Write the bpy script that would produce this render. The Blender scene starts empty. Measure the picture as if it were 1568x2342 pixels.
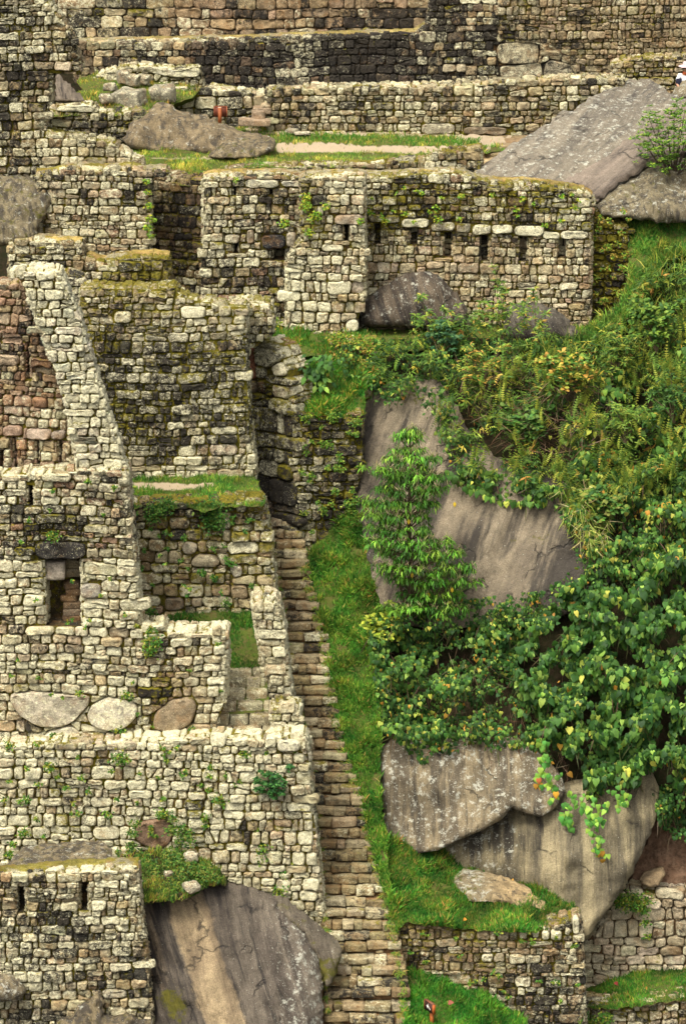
import bpy, math, random
import numpy as np
from mathutils import Vector, noise as mnoise
from mathutils.geometry import delaunay_2d_cdt, tessellate_polygon

# ------------------------------------------------------------------ camera, sky, sun, exposure
PITCH = math.radians(15.0)
FPX = 8700.0                      # focal length in pixels of a 1568-pixel-wide picture
scene = bpy.context.scene
cam_data = bpy.data.cameras.new("camera")
cam = bpy.data.objects.new("camera", cam_data)
scene.collection.objects.link(cam)
cam.location = (0, 0, 0)
cam.rotation_euler = (math.radians(90) - PITCH, 0, 0)
cam_data.sensor_fit = 'VERTICAL'
cam_data.sensor_height = 36.0
cam_data.lens = 36.0 * FPX / 2342.0
cam_data.clip_start = 1.0
cam_data.clip_end = 2000.0
scene.camera = cam

SUN_EL, SUN_AZ = math.radians(58), math.radians(215)   # azimuth clockwise from +Y; behind-left of the camera
world = bpy.data.worlds.new("World"); scene.world = world; world.use_nodes = True
wn = world.node_tree.nodes; wl = world.node_tree.links; wn.clear()
sky = wn.new('ShaderNodeTexSky'); sky.sky_type = 'NISHITA'; sky.sun_disc = False
sky.sun_elevation = SUN_EL; sky.sun_rotation = SUN_AZ; sky.air_density = 1.0; sky.dust_density = 6.0; sky.ozone_density = 0.6
hsv = wn.new('ShaderNodeHueSaturation'); hsv.inputs['Saturation'].default_value = 0.12
bg = wn.new('ShaderNodeBackground'); bg.inputs['Strength'].default_value = 0.125
wo = wn.new('ShaderNodeOutputWorld')
wl.new(sky.outputs[0], hsv.inputs['Color']); wl.new(hsv.outputs[0], bg.inputs[0]); wl.new(bg.outputs[0], wo.inputs[0])
sl = bpy.data.lights.new("sun", 'SUN'); sl.energy = 1.35; sl.angle = math.radians(22); sl.color = (1.0, 0.925, 0.76)
so = bpy.data.objects.new("sun", sl); scene.collection.objects.link(so)
sdir = Vector((math.sin(SUN_AZ) * math.cos(SUN_EL), math.cos(SUN_AZ) * math.cos(SUN_EL), math.sin(SUN_EL)))
so.rotation_euler = sdir.to_track_quat('Z', 'Y').to_euler()
scene.view_settings.view_transform = 'Standard'
scene.view_settings.look = 'None'
scene.view_settings.exposure = 1.15
scene.view_settings.gamma = 1.0
scene.cycles.max_bounces = 5
scene.cycles.use_denoising = True

# ------------------------------------------------------------------ pixel <-> world
CP, SP = math.cos(PITCH), math.sin(PITCH)
def W(u, v, Y):
    """point at depth Y seen along the ray through (u, v)"""
    x = (u - 784) / FPX; y = -(v - 1171) / FPX
    d = np.array([x, CP + y * SP, -SP + y * CP])
    return d * (Y / d[1])
def Wn(u, v, Y):
    x = (u - 784) / FPX; y = -(v - 1171) / FPX
    dy = CP + y * SP
    return np.stack([x * Y / dy, Y + 0 * x, (-SP + y * CP) * Y / dy], -1)
def proj(P):
    f = P[1] * CP - P[2] * SP; up = P[1] * SP + P[2] * CP
    return 784 + FPX * P[0] / f, 1171 - FPX * up / f
def YS(v):                          # depth of the long staircase at image row v
    return float(np.interp(v, [1170, 2360], [103.45, 91.85]))

# ------------------------------------------------------------------ mesh builder
class MB:
    def __init__(s): s.v = []; s.n = 0; s.f = {3: [], 4: []}; s.c = []; s.w = []
    def add(s, verts, tris=None, quads=None, col=(.5, .5, .5), wx=(0, 0, 0)):
        verts = np.asarray(verts, float).reshape(-1, 3); k = len(verts)
        s.v.append(verts)
        if tris is not None and len(tris): s.f[3].append(np.asarray(tris, int).reshape(-1, 3) + s.n)
        if quads is not None and len(quads): s.f[4].append(np.asarray(quads, int).reshape(-1, 4) + s.n)
        c = np.asarray(col, float); w = np.asarray(wx, float)
        if c.ndim == 1: c = np.tile(c[:3], (k, 1))
        if w.ndim == 1: w = np.tile(w[:3], (k, 1))
        s.c.append(c); s.w.append(w); s.n += k
    def build(s, name, mat, parent=None, smooth=True, **props):
        me = bpy.data.meshes.new(name)
        V = np.concatenate(s.v); me.vertices.add(len(V)); me.vertices.foreach_set('co', V.astype(np.float32).ravel())
        F3 = np.concatenate(s.f[3]) if s.f[3] else np.zeros((0, 3), int)
        F4 = np.concatenate(s.f[4]) if s.f[4] else np.zeros((0, 4), int)
        loops = np.concatenate([F3.ravel(), F4.ravel()]).astype(np.int32)
        me.loops.add(len(loops)); me.loops.foreach_set('vertex_index', loops)
        st = np.concatenate([np.arange(len(F3)) * 3, len(F3) * 3 + np.arange(len(F4)) * 4]).astype(np.int32)
        me.polygons.add(len(st)); me.polygons.foreach_set('loop_start', st)
        if smooth: me.polygons.foreach_set('use_smooth', np.ones(len(st), bool))
        me.update(calc_edges=True); me.validate()
        one = np.ones((len(V), 1))
        for nm, arr in (('col', s.c), ('wx', s.w)):
            a = me.attributes.new(nm, 'FLOAT_COLOR', 'POINT')
            a.data.foreach_set('color', np.hstack([np.concatenate(arr), one]).astype(np.float32).ravel())
        me.materials.append(mat)
        o = bpy.data.objects.new(name, me); scene.collection.objects.link(o)
        if parent is not None: o.parent = parent
        for k_, v_ in props.items():
            if v_: o[k_] = v_
        return o
def empty(name, loc, **props):
    o = bpy.data.objects.new(name, None); scene.collection.objects.link(o); o.location = loc
    for k, v in props.items():
        if v: o[k] = v
    return o
def adopt(o, root):
    """parent o (mesh in world coordinates) to an Empty that stands elsewhere, leaving it where it is"""
    o.parent = root
    o.location = -Vector(root.location)
    return o

# ------------------------------------------------------------------ materials
def nodes(name):
    m = bpy.data.materials.new(name); m.use_nodes = True
    nt = m.node_tree; nt.nodes.clear()
    return m, nt.nodes, nt.links
class NT:
    def __init__(s, name): s.m, s.n, s.l = nodes(name); s.tc = s.n.new('ShaderNodeTexCoord')
    def noise(s, scale, detail=4, rough=.6, vec=None, dist=0):
        t = s.n.new('ShaderNodeTexNoise'); t.inputs['Scale'].default_value = scale
        t.inputs['Detail'].default_value = detail; t.inputs['Roughness'].default_value = rough
        t.inputs['Distortion'].default_value = dist
        s.l.new(vec or s.tc.outputs['Object'], t.inputs['Vector']); return t.outputs['Fac']
    def attr(s, name):
        a = s.n.new('ShaderNodeAttribute'); a.attribute_name = name; return a.outputs['Color']
    def sep(s, c):
        a = s.n.new('ShaderNodeSeparateColor'); s.l.new(c, a.inputs[0]); return a.outputs
    def math(s, op, a, b=None, c=None, clamp=False):
        m = s.n.new('ShaderNodeMath'); m.operation = op; m.use_clamp = clamp
        for i, x in enumerate((a, b, c)):
            if x is None: continue
            if isinstance(x, (int, float)): m.inputs[i].default_value = x
            else: s.l.new(x, m.inputs[i])
        return m.outputs[0]
    def step(s, val, thr, soft):
        """smoothstep of val around a threshold socket/number"""
        d = s.math('SUBTRACT', val, thr)
        return s.math('MULTIPLY_ADD', d, 1.0 / (2 * soft), .5, clamp=True)
    def mix(s, f, a, b, mode='MIX'):
        m = s.n.new('ShaderNodeMix'); m.data_type = 'RGBA'; m.blend_type = mode
        for sock, x in ((m.inputs[0], f), (m.inputs[6], a), (m.inputs[7], b)):
            if isinstance(x, (int, float)): sock.default_value = x
            elif isinstance(x, tuple): sock.default_value = (*x, 1)
            else: s.l.new(x, sock)
        return m.outputs[2]
    def scaled(s, x, y, z, rot=None):
        m = s.n.new('ShaderNodeMapping'); m.inputs['Scale'].default_value = (x, y, z)
        src = s.tc.outputs['Object']
        if rot:     # rotate first, then scale, so that streaks really run at an angle
            r = s.n.new('ShaderNodeMapping'); r.inputs['Rotation'].default_value = rot; s.l.new(src, r.inputs['Vector']); src = r.outputs[0]
        s.l.new(src, m.inputs['Vector']); return m.outputs[0]
    def normal_z(s):
        g = s.n.new('ShaderNodeNewGeometry'); x = s.n.new('ShaderNodeSeparateXYZ'); s.l.new(g.outputs['Normal'], x.inputs[0]); return x.outputs[2]
    def finish(s, col, height=None, rough=.92, bump=.6, dist=.02, spec=.2):
        p = s.n.new('ShaderNodeBsdfPrincipled'); o = s.n.new('ShaderNodeOutputMaterial')
        if isinstance(col, tuple): p.inputs['Base Color'].default_value = (*col, 1)
        else: s.l.new(col, p.inputs['Base Color'])
        p.inputs['Roughness'].default_value = rough; p.inputs['Specular IOR Level'].default_value = spec
        if height is not None:
            b = s.n.new('ShaderNodeBump'); b.inputs['Strength'].default_value = bump; b.inputs['Distance'].default_value = dist
            s.l.new(height, b.inputs['Height']); s.l.new(b.outputs[0], p.inputs['Normal'])
        s.l.new(p.outputs[0], o.inputs[0]); return s.m

LICHEN = (.60, .58, .46); BLACK = (.022, .021, .022); MOSS = (.125, .125, .012)
def stone_material():
    t = NT('dry_stone')
    col = t.attr('col'); w = t.sep(t.attr('wx'))
    def gray(x):
        c = t.n.new('ShaderNodeCombineColor'); [t.l.new(x, c.inputs[i]) for i in range(3)]; return c.outputs[0]
    n1 = t.noise(4.5, 6, .65); n2 = t.noise(30, 5, .7)
    v = t.math('MULTIPLY_ADD', n1, 2.3, -.2)
    v2 = t.math('MULTIPLY_ADD', n2, 2.4, -.2)
    base = t.mix(1.0, col, gray(t.math('MAXIMUM', t.math('MULTIPLY', v, v2), .12)), 'MULTIPLY')
    nr = t.noise(2.6, 4, .6, vec=t.scaled(1, 1, 1, (1.1, .4, .2)))
    base = t.mix(t.math('MULTIPLY', t.step(nr, .57, .07), .40), base, (.30, .16, .065))
    # dark stains: broad, plus small black crusts everywhere
    nd = t.noise(5.5, 9, .8, vec=t.scaled(1, 1, .75, (.3, 0, .5)))
    thr = t.math('MULTIPLY_ADD', w[1], -.36, .715)
    base = t.mix(t.math('MULTIPLY', t.step(nd, thr, .035), .93), base, BLACK)
    # pale lichen: crusty blotches with ragged rims, then spots
    nl = t.noise(7, 10, .84, vec=t.scaled(1, 1, 1, (.7, .2, .9)))
    thl = t.math('MULTIPLY_ADD', w[0], -.30, .69)
    lc = t.mix(t.step(t.noise(24, 4, .7), .5, .12), (.46, .42, .27), (.88, .84, .64))
    base = t.mix(t.math('MULTIPLY', t.step(nl, thl, .03), .92), base, lc)
    sp = t.noise(36, 2, .5, vec=t.scaled(1, 1, 1, (.1, .9, .3)))
    ths = t.math('MULTIPLY_ADD', w[0], -.13, .72)
    base = t.mix(t.math('MULTIPLY', t.step(sp, ths, .02), .85), base, (.74, .71, .52))
    nk = t.noise(19, 6, .75, vec=t.scaled(1, 1, .8, (1.3, .2, .1)))
    thk = t.math('MULTIPLY_ADD', w[1], -.12, .635)
    base = t.mix(t.math('MULTIPLY', t.step(nk, thk, .03), .72), base, (.05, .043, .035))
    # moss, more on upward faces
    nm = t.noise(6.5, 7, .75, vec=t.scaled(1, 1, 1, (.5, 1.3, .1)))
    nz = t.normal_z()
    thm = t.math('MULTIPLY_ADD', w[2], -.46, .775)
    thm = t.math('SUBTRACT', thm, t.math('MULTIPLY', t.math('MULTIPLY', nz, w[2]), .28))
    mossc = t.mix(t.step(t.noise(13, 4, .7), .5, .15), (.06, .07, .008), (.27, .215, .02))
    base = t.mix(t.math('MULTIPLY', t.step(nm, thm, .045), .9), base, mossc)
    base = t.mix(1.0, base, (1.03, 1.005, .90), 'MULTIPLY')
    h = t.math('ADD', t.noise(13, 9, .74), t.math('MULTIPLY', t.noise(50, 4, .65), .4))
    h = t.math('ADD', h, t.math('MULTIPLY', n1, .8))
    return t.finish(base, h, rough=.94, bump=1.0, dist=.06, spec=.12)

def rock_material(name, a, b, dark, lichen_amt, dark_amt, rot=(0, 0, 0), streak=(2.6, 2.6, .45), moss_amt=.1, lichen=(.55, .55, .47)):
    t = NT(name)
    col = t.attr('col'); w = t.sep(t.attr('wx'))
    vs = t.scaled(*streak, rot)
    s1 = t.noise(1.3, 7, .62, vec=vs, dist=.3)
    base = t.mix(t.step(s1, .5, .09), a, b)
    base = t.mix(1.0, base, col, 'MULTIPLY')
    g = t.noise(32, 6, .78); gg = t.math('MULTIPLY_ADD', g, 2.5, -.25)
    gm = t.noise(3.5, 6, .7); gg = t.math('MULTIPLY', gg, t.math('MULTIPLY_ADD', gm, 1.3, .35))
    comb = t.n.new('ShaderNodeCombineColor'); [t.l.new(gg, comb.inputs[i]) for i in range(3)]
    base = t.mix(1.0, base, comb.outputs[0], 'MULTIPLY')
    s2 = t.noise(1.7, 8, .7, vec=t.scaled(streak[0] * 1.3, streak[1], streak[2] * 1.2, tuple(r + .04 for r in rot)), dist=.2)
    thr = t.math('MULTIPLY_ADD', w[1], -.4, .72 - dark_amt * .3)
    base = t.mix(t.math('MULTIPLY', t.step(s2, thr, .06), .85), base, dark)
    nl = t.noise(5, 9, .78)
    thl = t.math('MULTIPLY_ADD', w[0], -.35, .74 - lichen_amt * .3)
    base = t.mix(t.math('MULTIPLY', t.step(nl, thl, .03), .8), base, lichen)
    sp = t.noise(24, 3, .55, vec=t.scaled(1, 1, 1, (.4, .9, .3)))
    base = t.mix(t.math('MULTIPLY', t.step(sp, t.math('MULTIPLY_ADD', w[0], -.1, .72 - lichen_amt * .08), .02), .85), base, (.62, .62, .53))
    nm = t.noise(4, 7, .7, vec=t.scaled(1, 1, 1, (.5, 1.3, .1)))
    thm = t.math('MULTIPLY_ADD', w[2], -.5, .80 - moss_amt * .3)
    base = t.mix(t.math('MULTIPLY', t.step(nm, thm, .05), .9), base, t.mix(t.noise(9, 3), (.045, .06, .008), (.17, .14, .016)))
    # fine cracks
    vo = t.n.new('ShaderNodeTexVoronoi'); vo.feature = 'DISTANCE_TO_EDGE'; vo.inputs['Scale'].default_value = .55
    mp = t.n.new('ShaderNodeMapping'); mp.inputs['Scale'].default_value = (1, 1, .6); mp.inputs['Rotation'].default_value = (.2, .5, .3)
    ns = t.n.new('ShaderNodeTexNoise'); ns.inputs['Scale'].default_value = 2.5; ns.inputs['Detail'].default_value = 5
    t.l.new(t.tc.outputs['Object'], ns.inputs['Vector'])
    ad = t.n.new('ShaderNodeVectorMath'); ad.operation = 'ADD'
    t.l.new(t.tc.outputs['Object'], ad.inputs[0]); t.l.new(ns.outputs['Color'], ad.inputs[1])
    t.l.new(ad.outputs[0], mp.inputs['Vector']); t.l.new(mp.outputs[0], vo.inputs['Vector'])
    crack = t.math('SUBTRACT', 1.0, t.math('MULTIPLY', vo.outputs['Distance'], 45, clamp=True))
    gate = t.step(t.noise(1.1, 3, .5, vec=t.scaled(1, 1, 1, (.9, .1, .8))), .53, .05)
    crack = t.math('MULTIPLY', crack, gate)
    base = t.mix(t.math('MULTIPLY', crack, .75), base, (.03, .027, .025))
    base = t.mix(1.0, base, (.96, .94, .88), 'MULTIPLY')
    h = t.math('ADD', t.noise(6, 11, .78), t.math('MULTIPLY', t.noise(2.0, 6, .65, vec=vs), 2.0))
    h = t.math('ADD', h, t.math('MULTIPLY', t.noise(28, 5, .7), .35))
    h = t.math('SUBTRACT', h, t.math('MULTIPLY', crack, .6))
    return t.finish(base, h, rough=.9, bump=.9, dist=.10, spec=.2)

def ground_material(name, c1, c2, c3, scale=3.0, bump=.8, dist=.06):
    t = NT(name)
    col = t.attr('col')
    b = t.mix(t.step(t.noise(scale, 6, .68), .5, .16), c1, c2)
    b = t.mix(t.math('MULTIPLY', t.step(t.noise(scale * 1.7, 8, .75), .52, .08), .8), b, c3)
    w = t.sep(t.attr('wx'))
    # wx.r = bare trodden earth
    e = t.mix(t.noise(14, 5, .7), (.33, .245, .15), (.50, .40, .27))
    n = t.noise(2.4, 6, .7)
    f = t.step(w[0], t.math('MULTIPLY_ADD', n, .7, .15), .12)
    b = t.mix(f, b, e)
    b = t.mix(1.0, b, col, 'MULTIPLY')
    h = t.math('ADD', t.noise(9, 7, .75), t.math('MULTIPLY', t.noise(40, 3, .6), .6))
    return t.finish(b, h, rough=.95, bump=bump, dist=dist, spec=.1)

def leaf_material(name, rough=.5, trans=.25, spec=.35):
    t = NT(name)
    col = t.attr('col')
    v = t.math('MULTIPLY_ADD', t.noise(14, 3, .6), .9, .55)
    comb = t.n.new('ShaderNodeCombineColor'); [t.l.new(v, comb.inputs[i]) for i in range(3)]
    c = t.mix(1.0, col, comb.outputs[0], 'MULTIPLY')
    p = t.n.new('ShaderNodeBsdfPrincipled'); p.inputs['Roughness'].default_value = rough
    p.inputs['Specular IOR Level'].default_value = spec; t.l.new(c, p.inputs['Base Color'])
    tr = t.n.new('ShaderNodeBsdfTranslucent'); t.l.new(t.mix(1.0, c, (1.3, 1.25, .5), 'MULTIPLY'), tr.inputs[0])
    mx = t.n.new('ShaderNodeMixShader'); mx.inputs[0].default_value = trans
    o = t.n.new('ShaderNodeOutputMaterial')
    t.l.new(p.outputs[0], mx.inputs[1]); t.l.new(tr.outputs[0], mx.inputs[2]); t.l.new(mx.outputs[0], o.inputs[0])
    return t.m
def plain_material(name, rough=.8, amp=.5, spec=.3):
    t = NT(name)
    v = t.math('MULTIPLY_ADD', t.noise(22, 5, .7), amp * 2, 1 - amp)
    comb = t.n.new('ShaderNodeCombineColor'); [t.l.new(v, comb.inputs[i]) for i in range(3)]
    c = t.mix(1.0, t.attr('col'), comb.outputs[0], 'MULTIPLY')
    return t.finish(c, t.noise(50, 4), rough=rough, bump=.3, dist=.01, spec=spec)

M_STONE = stone_material()
M_ROCK_GREY = rock_material('grey_lichen_rock', (.28, .24, .17), (.17, .145, .105), (.06, .052, .045), .40, .25, moss_amt=.12)
M_ROCK_SLAB = rock_material('streaked_slab_rock', (.25, .215, .165), (.15, .13, .105), (.075, .066, .06), .26, .25, rot=(0, math.radians(32), 0), streak=(.22, .2, 2.2), moss_amt=0)
M_ROCK_FACE = rock_material('streaked_cliff_rock', (.31, .255, .18), (.165, .135, .10), (.045, .04, .037), .08, .42, rot=(0, math.radians(-24), 0), streak=(.8, .2, .10), moss_amt=.12)
M_ROCK_LOW = rock_material('grey_cliff_rock', (.31, .265, .17), (.135, .118, .085), (.04, .035, .03), .20, .34, streak=(2.2, .3, .2), moss_amt=.1)
M_ROCK_BIG = rock_material('dark_boulder_rock', (.16, .14, .11), (.085, .073, .06), (.03, .026, .025), .10, .32, rot=(0, math.radians(20), 0), streak=(2.4, .3, .2), moss_amt=.0)
M_GRASS = ground_material('grass_ground', (.05, .10, .013), (.10, .12, .02), (.12, .085, .035))
M_SHADED_SOIL = ground_material('shaded_soil', (.022, .017, .009), (.018, .024, .007), (.045, .03, .017))  # near-black soil: deep shade between the plants is put into its colour
M_EARTH = ground_material('red_earth', (.20, .11, .065), (.30, .19, .12), (.08, .05, .03))
M_LEAF = leaf_material('leaf', rough=.6, trans=.22, spec=.22)
M_BLADE = leaf_material('grass_blade', rough=.7, trans=.2, spec=.15)
M_BARK = plain_material('bark')
M_PAINT = plain_material('stained_wood', rough=.6, amp=.25)
M_CLOTH = plain_material('cloth', rough=.9, amp=.12)
# ------------------------------------------------------------------ 2-D helpers
def area2(p): 
    x, y = p[:, 0], p[:, 1]
    return .5 * float(np.dot(x, np.roll(y, -1)) - np.dot(y, np.roll(x, -1)))
def centroid(p):
    x, y = p[:, 0], p[:, 1]; x1, y1 = np.roll(x, -1), np.roll(y, -1); c = x * y1 - x1 * y; a = c.sum() / 2
    if abs(a) < 1e-9: return p.mean(0)
    return np.array([((x + x1) * c).sum() / (6 * a), ((y + y1) * c).sum() / (6 * a)])
def clip_half(p, a, n):
    """part of polygon p with (q-a).n <= 0"""
    d = (p - a) @ n
    if (d <= 0).all(): return p
    if (d >= 0).all(): return None
    out = []; k = len(p)
    for i in range(k):
        j = (i + 1) % k
        if d[i] <= 0: out.append(p[i])
        if d[i] * d[j] < 0: out.append(p[i] + (p[j] - p[i]) * (d[i] / (d[i] - d[j])))
    return np.array(out) if len(out) > 2 else None
def inside(poly, pts):
    pts = np.atleast_2d(pts); x, y = pts[:, 0], pts[:, 1]; r = np.zeros(len(pts), bool)
    k = len(poly)
    for i in range(k):
        x0, y0 = poly[i]; x1, y1 = poly[(i + 1) % k]
        if y0 == y1: continue
        c = ((y0 > y) != (y1 > y)) & (x < (x1 - x0) * (y - y0) / (y1 - y0) + x0)
        r ^= c
    return r
def dist_to(poly, pts):
    pts = np.atleast_2d(pts); best = np.full(len(pts), 1e9); k = len(poly)
    for i in range(k):
        a = poly[i]; b = poly[(i + 1) % k]; ab = b - a; L = ab @ ab + 1e-12
        t = np.clip(((pts - a) @ ab) / L, 0, 1); d = np.linalg.norm(pts - a - t[:, None] * ab, axis=1)
        best = np.minimum(best, d)
    return best
def resample(p, n):
    q = np.vstack([p, p[:1]]); s = np.r_[0, np.cumsum(np.linalg.norm(np.diff(q, axis=0), axis=1))]
    t = np.linspace(0, s[-1], n, endpoint=False)
    return np.stack([np.interp(t, s, q[:, 0]), np.interp(t, s, q[:, 1])], 1)
def chaikin(p, r=.25):
    q = np.roll(p, -1, 0); out = np.empty((2 * len(p), 2)); out[0::2] = p * (1 - r) + q * r; out[1::2] = p * r + q * (1 - r); return out
def smooth1(rng, n, k):
    """smooth random curve of n samples with about k knots, range about -1..1"""
    k = max(2, int(k) + 2); y = rng.normal(0, .6, k)
    return np.interp(np.linspace(0, k - 1, n), np.arange(k), y)

# ------------------------------------------------------------------ one stone as a pillow with a side skirt
def stone(mb, fr, poly, rng, bulge, prot, col, wx, gap=.012, rough=.007, back=.17, rnd=.12):
    O, S, T, N = fr
    if area2(poly) < 0: poly = poly[::-1]
    big = math.sqrt(abs(area2(poly))); NP = 16 if big < .55 else (26 if big < 1.2 else 48)
    poly = poly + rng.normal(0, .014, poly.shape) * min(1, big / .25); p = resample(chaikin(poly, .17), NP)
    c = centroid(p); r = p - c; R = np.linalg.norm(r, axis=1); R0 = R.min()
    if R0 < .015: return
    if rnd > 0:     # pull the outline towards an ellipse
        ang = np.arctan2(r[:, 1], r[:, 0]); hw, hh_ = np.ptp(p[:, 0]) / 2, np.ptp(p[:, 1]) / 2
        el = 1 / np.sqrt((np.cos(ang) / hw) ** 2 + (np.sin(ang) / hh_) ** 2)
        R2 = R * (1 - rnd) + np.minimum(el, R * 1.02) * rnd; r = r * (R2 / R)[:, None]; R = R2
    th = np.arange(NP) / NP * 2 * math.pi
    wob = sum(rng.normal(0, .022 / (m ** .5)) * np.sin(m * th + rng.uniform(0, 6.3)) for m in (2, 3, 4, 6))
    p = c + r * (1 - np.minimum(gap / R, .5) + wob * min(1.0, .35 / big) + rng.normal(0, .008, NP))[:, None]
    r = p - c; R = np.linalg.norm(r, axis=1)[:, None]; u = r / R
    bev = min(.055, .42 * R0); h = min(bulge, .5 * R0)
    ins = [0, 0, .12, .42, .8, 1.35]; hh = [-back, -.055, .36, .76, .96, 1.0]
    tilt = rng.normal(0, .17, 2)
    vs = []
    for i, (a, z) in enumerate(zip(ins, hh)):
        q = p - u * np.minimum(a * bev, R * (.30 + .14 * i))
        zz = np.full(NP, z if i < 2 else z * h)
        if i >= 2: zz = zz + (q - c) @ tilt * .5 * min(1, z) + rng.normal(0, rough * (1 + i * .3), NP)
        vs.append(np.hstack([q, (zz + prot * (i > 0))[:, None]]))
    # low broad dents and facets
    vs.append(np.array([[c[0], c[1], h * 1.03 + prot + rng.normal(0, rough)]]))
    L = np.vstack(vs)
    X = O + L[:, :1] * S + L[:, 1:2] * T + L[:, 2:3] * N
    m = len(ins); i = np.arange(NP); j = (i + 1) % NP
    flip = np.dot(np.cross(S, T), N) < 0
    q = np.concatenate([np.stack([k * NP + i, k * NP + j, (k + 1) * NP + j, (k + 1) * NP + i], 1) for k in range(m - 1)])
    t = np.stack([(m - 1) * NP + i, (m - 1) * NP + j, np.full(NP, m * NP)], 1)
    if flip: q = q[:, ::-1]; t = t[:, ::-1]
    mb.add(X, t, q, col, wx)

def course_cells(rng, s0, s1, t0, t1, h, w, und=.05, split=.12, hv=.25):
    cells = []; L = s1 - s0; n = max(8, int(L / .1)); xs = np.linspace(s0, s1, n)
    glob = smooth1(rng, n, L / 2.5) * und
    def row(t): return t + glob + smooth1(rng, n, L / .5) * h * .13
    t = t0 - h * rng.uniform(.2, .8); b0 = row(t)
    while t < t1:
        hh = h * max(.5, 1 + rng.normal(0, hv)); t += hh; b1 = row(t)
        s = s0 - rng.uniform(0, w); 
        lt = s
        while s < s1:
            ww = w * float(np.clip(math.exp(rng.normal(-.06, .45)), .38, 2.3)) * (hh / h) ** .3
            e = s + ww; rt = e + rng.normal(0, .09) * hh
            ku = np.linspace(s, e, 4); kt = np.linspace(rt, lt, 4)
            bot = np.stack([ku, np.interp(ku, xs, b0)], 1); top = np.stack([kt, np.interp(kt, xs, b1)], 1)
            cell = np.vstack([bot, top])
            if rng.random() < split and hh > .8 * h:
                f = rng.uniform(.35, .65); sl = rng.normal(0, .15)
                c = centroid(cell); nrm = np.array([-sl, 1.0])
                a = np.array([c[0], c[1] + (f - .5) * hh])
                for g in (1, -1):
                    q = clip_half(cell, a, nrm * g)
                    if q is not None: cells.append(q)
            elif rng.random() < split * .6 and ww > .9 * w:
                c = centroid(cell); nrm = np.array([1.0, rng.normal(0, .3)])
                for g in (1, -1):
                    q = clip_half(cell, c, nrm * g)
                    if q is not None: cells.append(q)
            else: cells.append(cell)
            s = e; lt = rt
        b0 = b1
    return cells

def rubble_cells(rng, s0, s1, t0, t1, h, w, jit=.33, **k):
    """voronoi cells of jittered brick-lattice points (squashed metric)"""
    pts = []; r = 0; t = t0 - h
    while t < t1 + h:
        s = s0 - w * (1 + .5 * (r % 2))
        while s < s1 + w:
            if rng.random() > .10:
                pts.append((s + rng.normal(0, jit * .6) * w, t + rng.normal(0, jit * .6) * h))
            if rng.random() < .10: pts.append((s + rng.uniform(.3, .6) * w, t + rng.uniform(-.5, .5) * h))
            s += w
        t += h; r += 1
    P = np.array(pts); k = w / h; P[:, 1] *= k
    cells = []
    for i in range(len(P)):
        d = P - P[i]; q = np.einsum('ij,ij->i', d, d); idx = np.argsort(q)[1:16]
        R = w * 1.6
        c = P[i] + np.array([[-R, -R], [R, -R], [R, R], [-R, R]])
        for j in idx:
            m = (P[i] + P[j]) / 2
            c = clip_half(c, m, P[j] - P[i])
            if c is None: break
        if c is not None:
            c = c.copy(); c[:, 1] /= k; cells.append(c)
    return cells

def clip_to(poly_out, cell, rng, ragged=0.0, tnorm=None):
    """clip a cell to an outline; None when it is outside"""
    ins = inside(poly_out, np.vstack([cell, centroid(cell)[None]]))
    if ins.all(): return cell
    A = abs(area2(cell)); c = centroid(cell)
    if not ins.any(): return None
    if ragged and ins[-1] and rng.random() < ragged: return cell
    q = cell; lo, hi = cell.min(0), cell.max(0); k = len(poly_out)
    for i in range(k):
        a, b = poly_out[i], poly_out[(i + 1) % k]
        if max(a[0], b[0]) < lo[0] or min(a[0], b[0]) > hi[0] or max(a[1], b[1]) < lo[1] or min(a[1], b[1]) > hi[1]: continue
        e = b - a; n = np.array([e[1], -e[0]])
        d = (cell - a) @ n
        if (d > 0).any() and (d < 0).any():
            # only when the edge really crosses the cell
            t = ((cell - a) @ e) / (e @ e)
            if (t > 1).all() or (t < 0).all(): continue
            q2 = clip_half(q, a, n)
            if q2 is None: return None
            q = q2
    if abs(area2(q)) < .22 * A or not inside(poly_out, centroid(q)).any(): return None
    return q
def clip_hole(hole, cell):
    """hole: convex ccw polygon; keep the best half-plane piece outside it"""
    lo, hi = cell.min(0), cell.max(0); hl, hh = hole.min(0), hole.max(0)
    if lo[0] >= hh[0] or hi[0] <= hl[0] or lo[1] >= hh[1] or hi[1] <= hl[1]: return cell
    best = None; ba = 0; A = abs(area2(cell)); k = len(hole)
    for i in range(k):
        a, b = hole[i], hole[(i + 1) % k]; e = b - a; n = np.array([e[1], -e[0]])
        q = clip_half(cell, a, -n)       # outside of this edge
        if q is not None and abs(area2(q)) > ba: best, ba = q, abs(area2(q))
    if best is None or ba < .18 * A: return None
    return best

def vary(rng, pal, k=.10):
    c = np.array(pal[rng.integers(len(pal))]); return np.clip(c * math.exp(rng.normal(0, k * 1.3)) * (1 + rng.normal(0, k * .25, 3)), .01, .85)

# palettes (linear base colours)
PALE = [(.47, .42, .28), (.43, .38, .25), (.51, .46, .33), (.38, .33, .215), (.46, .38, .25)]
GREY = [(.31, .27, .18), (.27, .235, .155), (.35, .31, .21), (.22, .19, .12), (.36, .30, .19)]
TAN = [(.42, .335, .205), (.38, .295, .175), (.46, .38, .25), (.33, .255, .15), (.48, .41, .29)]
BROWN = [(.23, .175, .10), (.19, .14, .08), (.28, .21, .125), (.25, .18, .105), (.32, .25, .15)]
RED = [(.33, .215, .145), (.38, .27, .185), (.29, .18, .115), (.42, .32, .23), (.30, .22, .15)]
MIXED = PALE[:2] + GREY[:3] + TAN[:2] + RED[:1]

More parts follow.
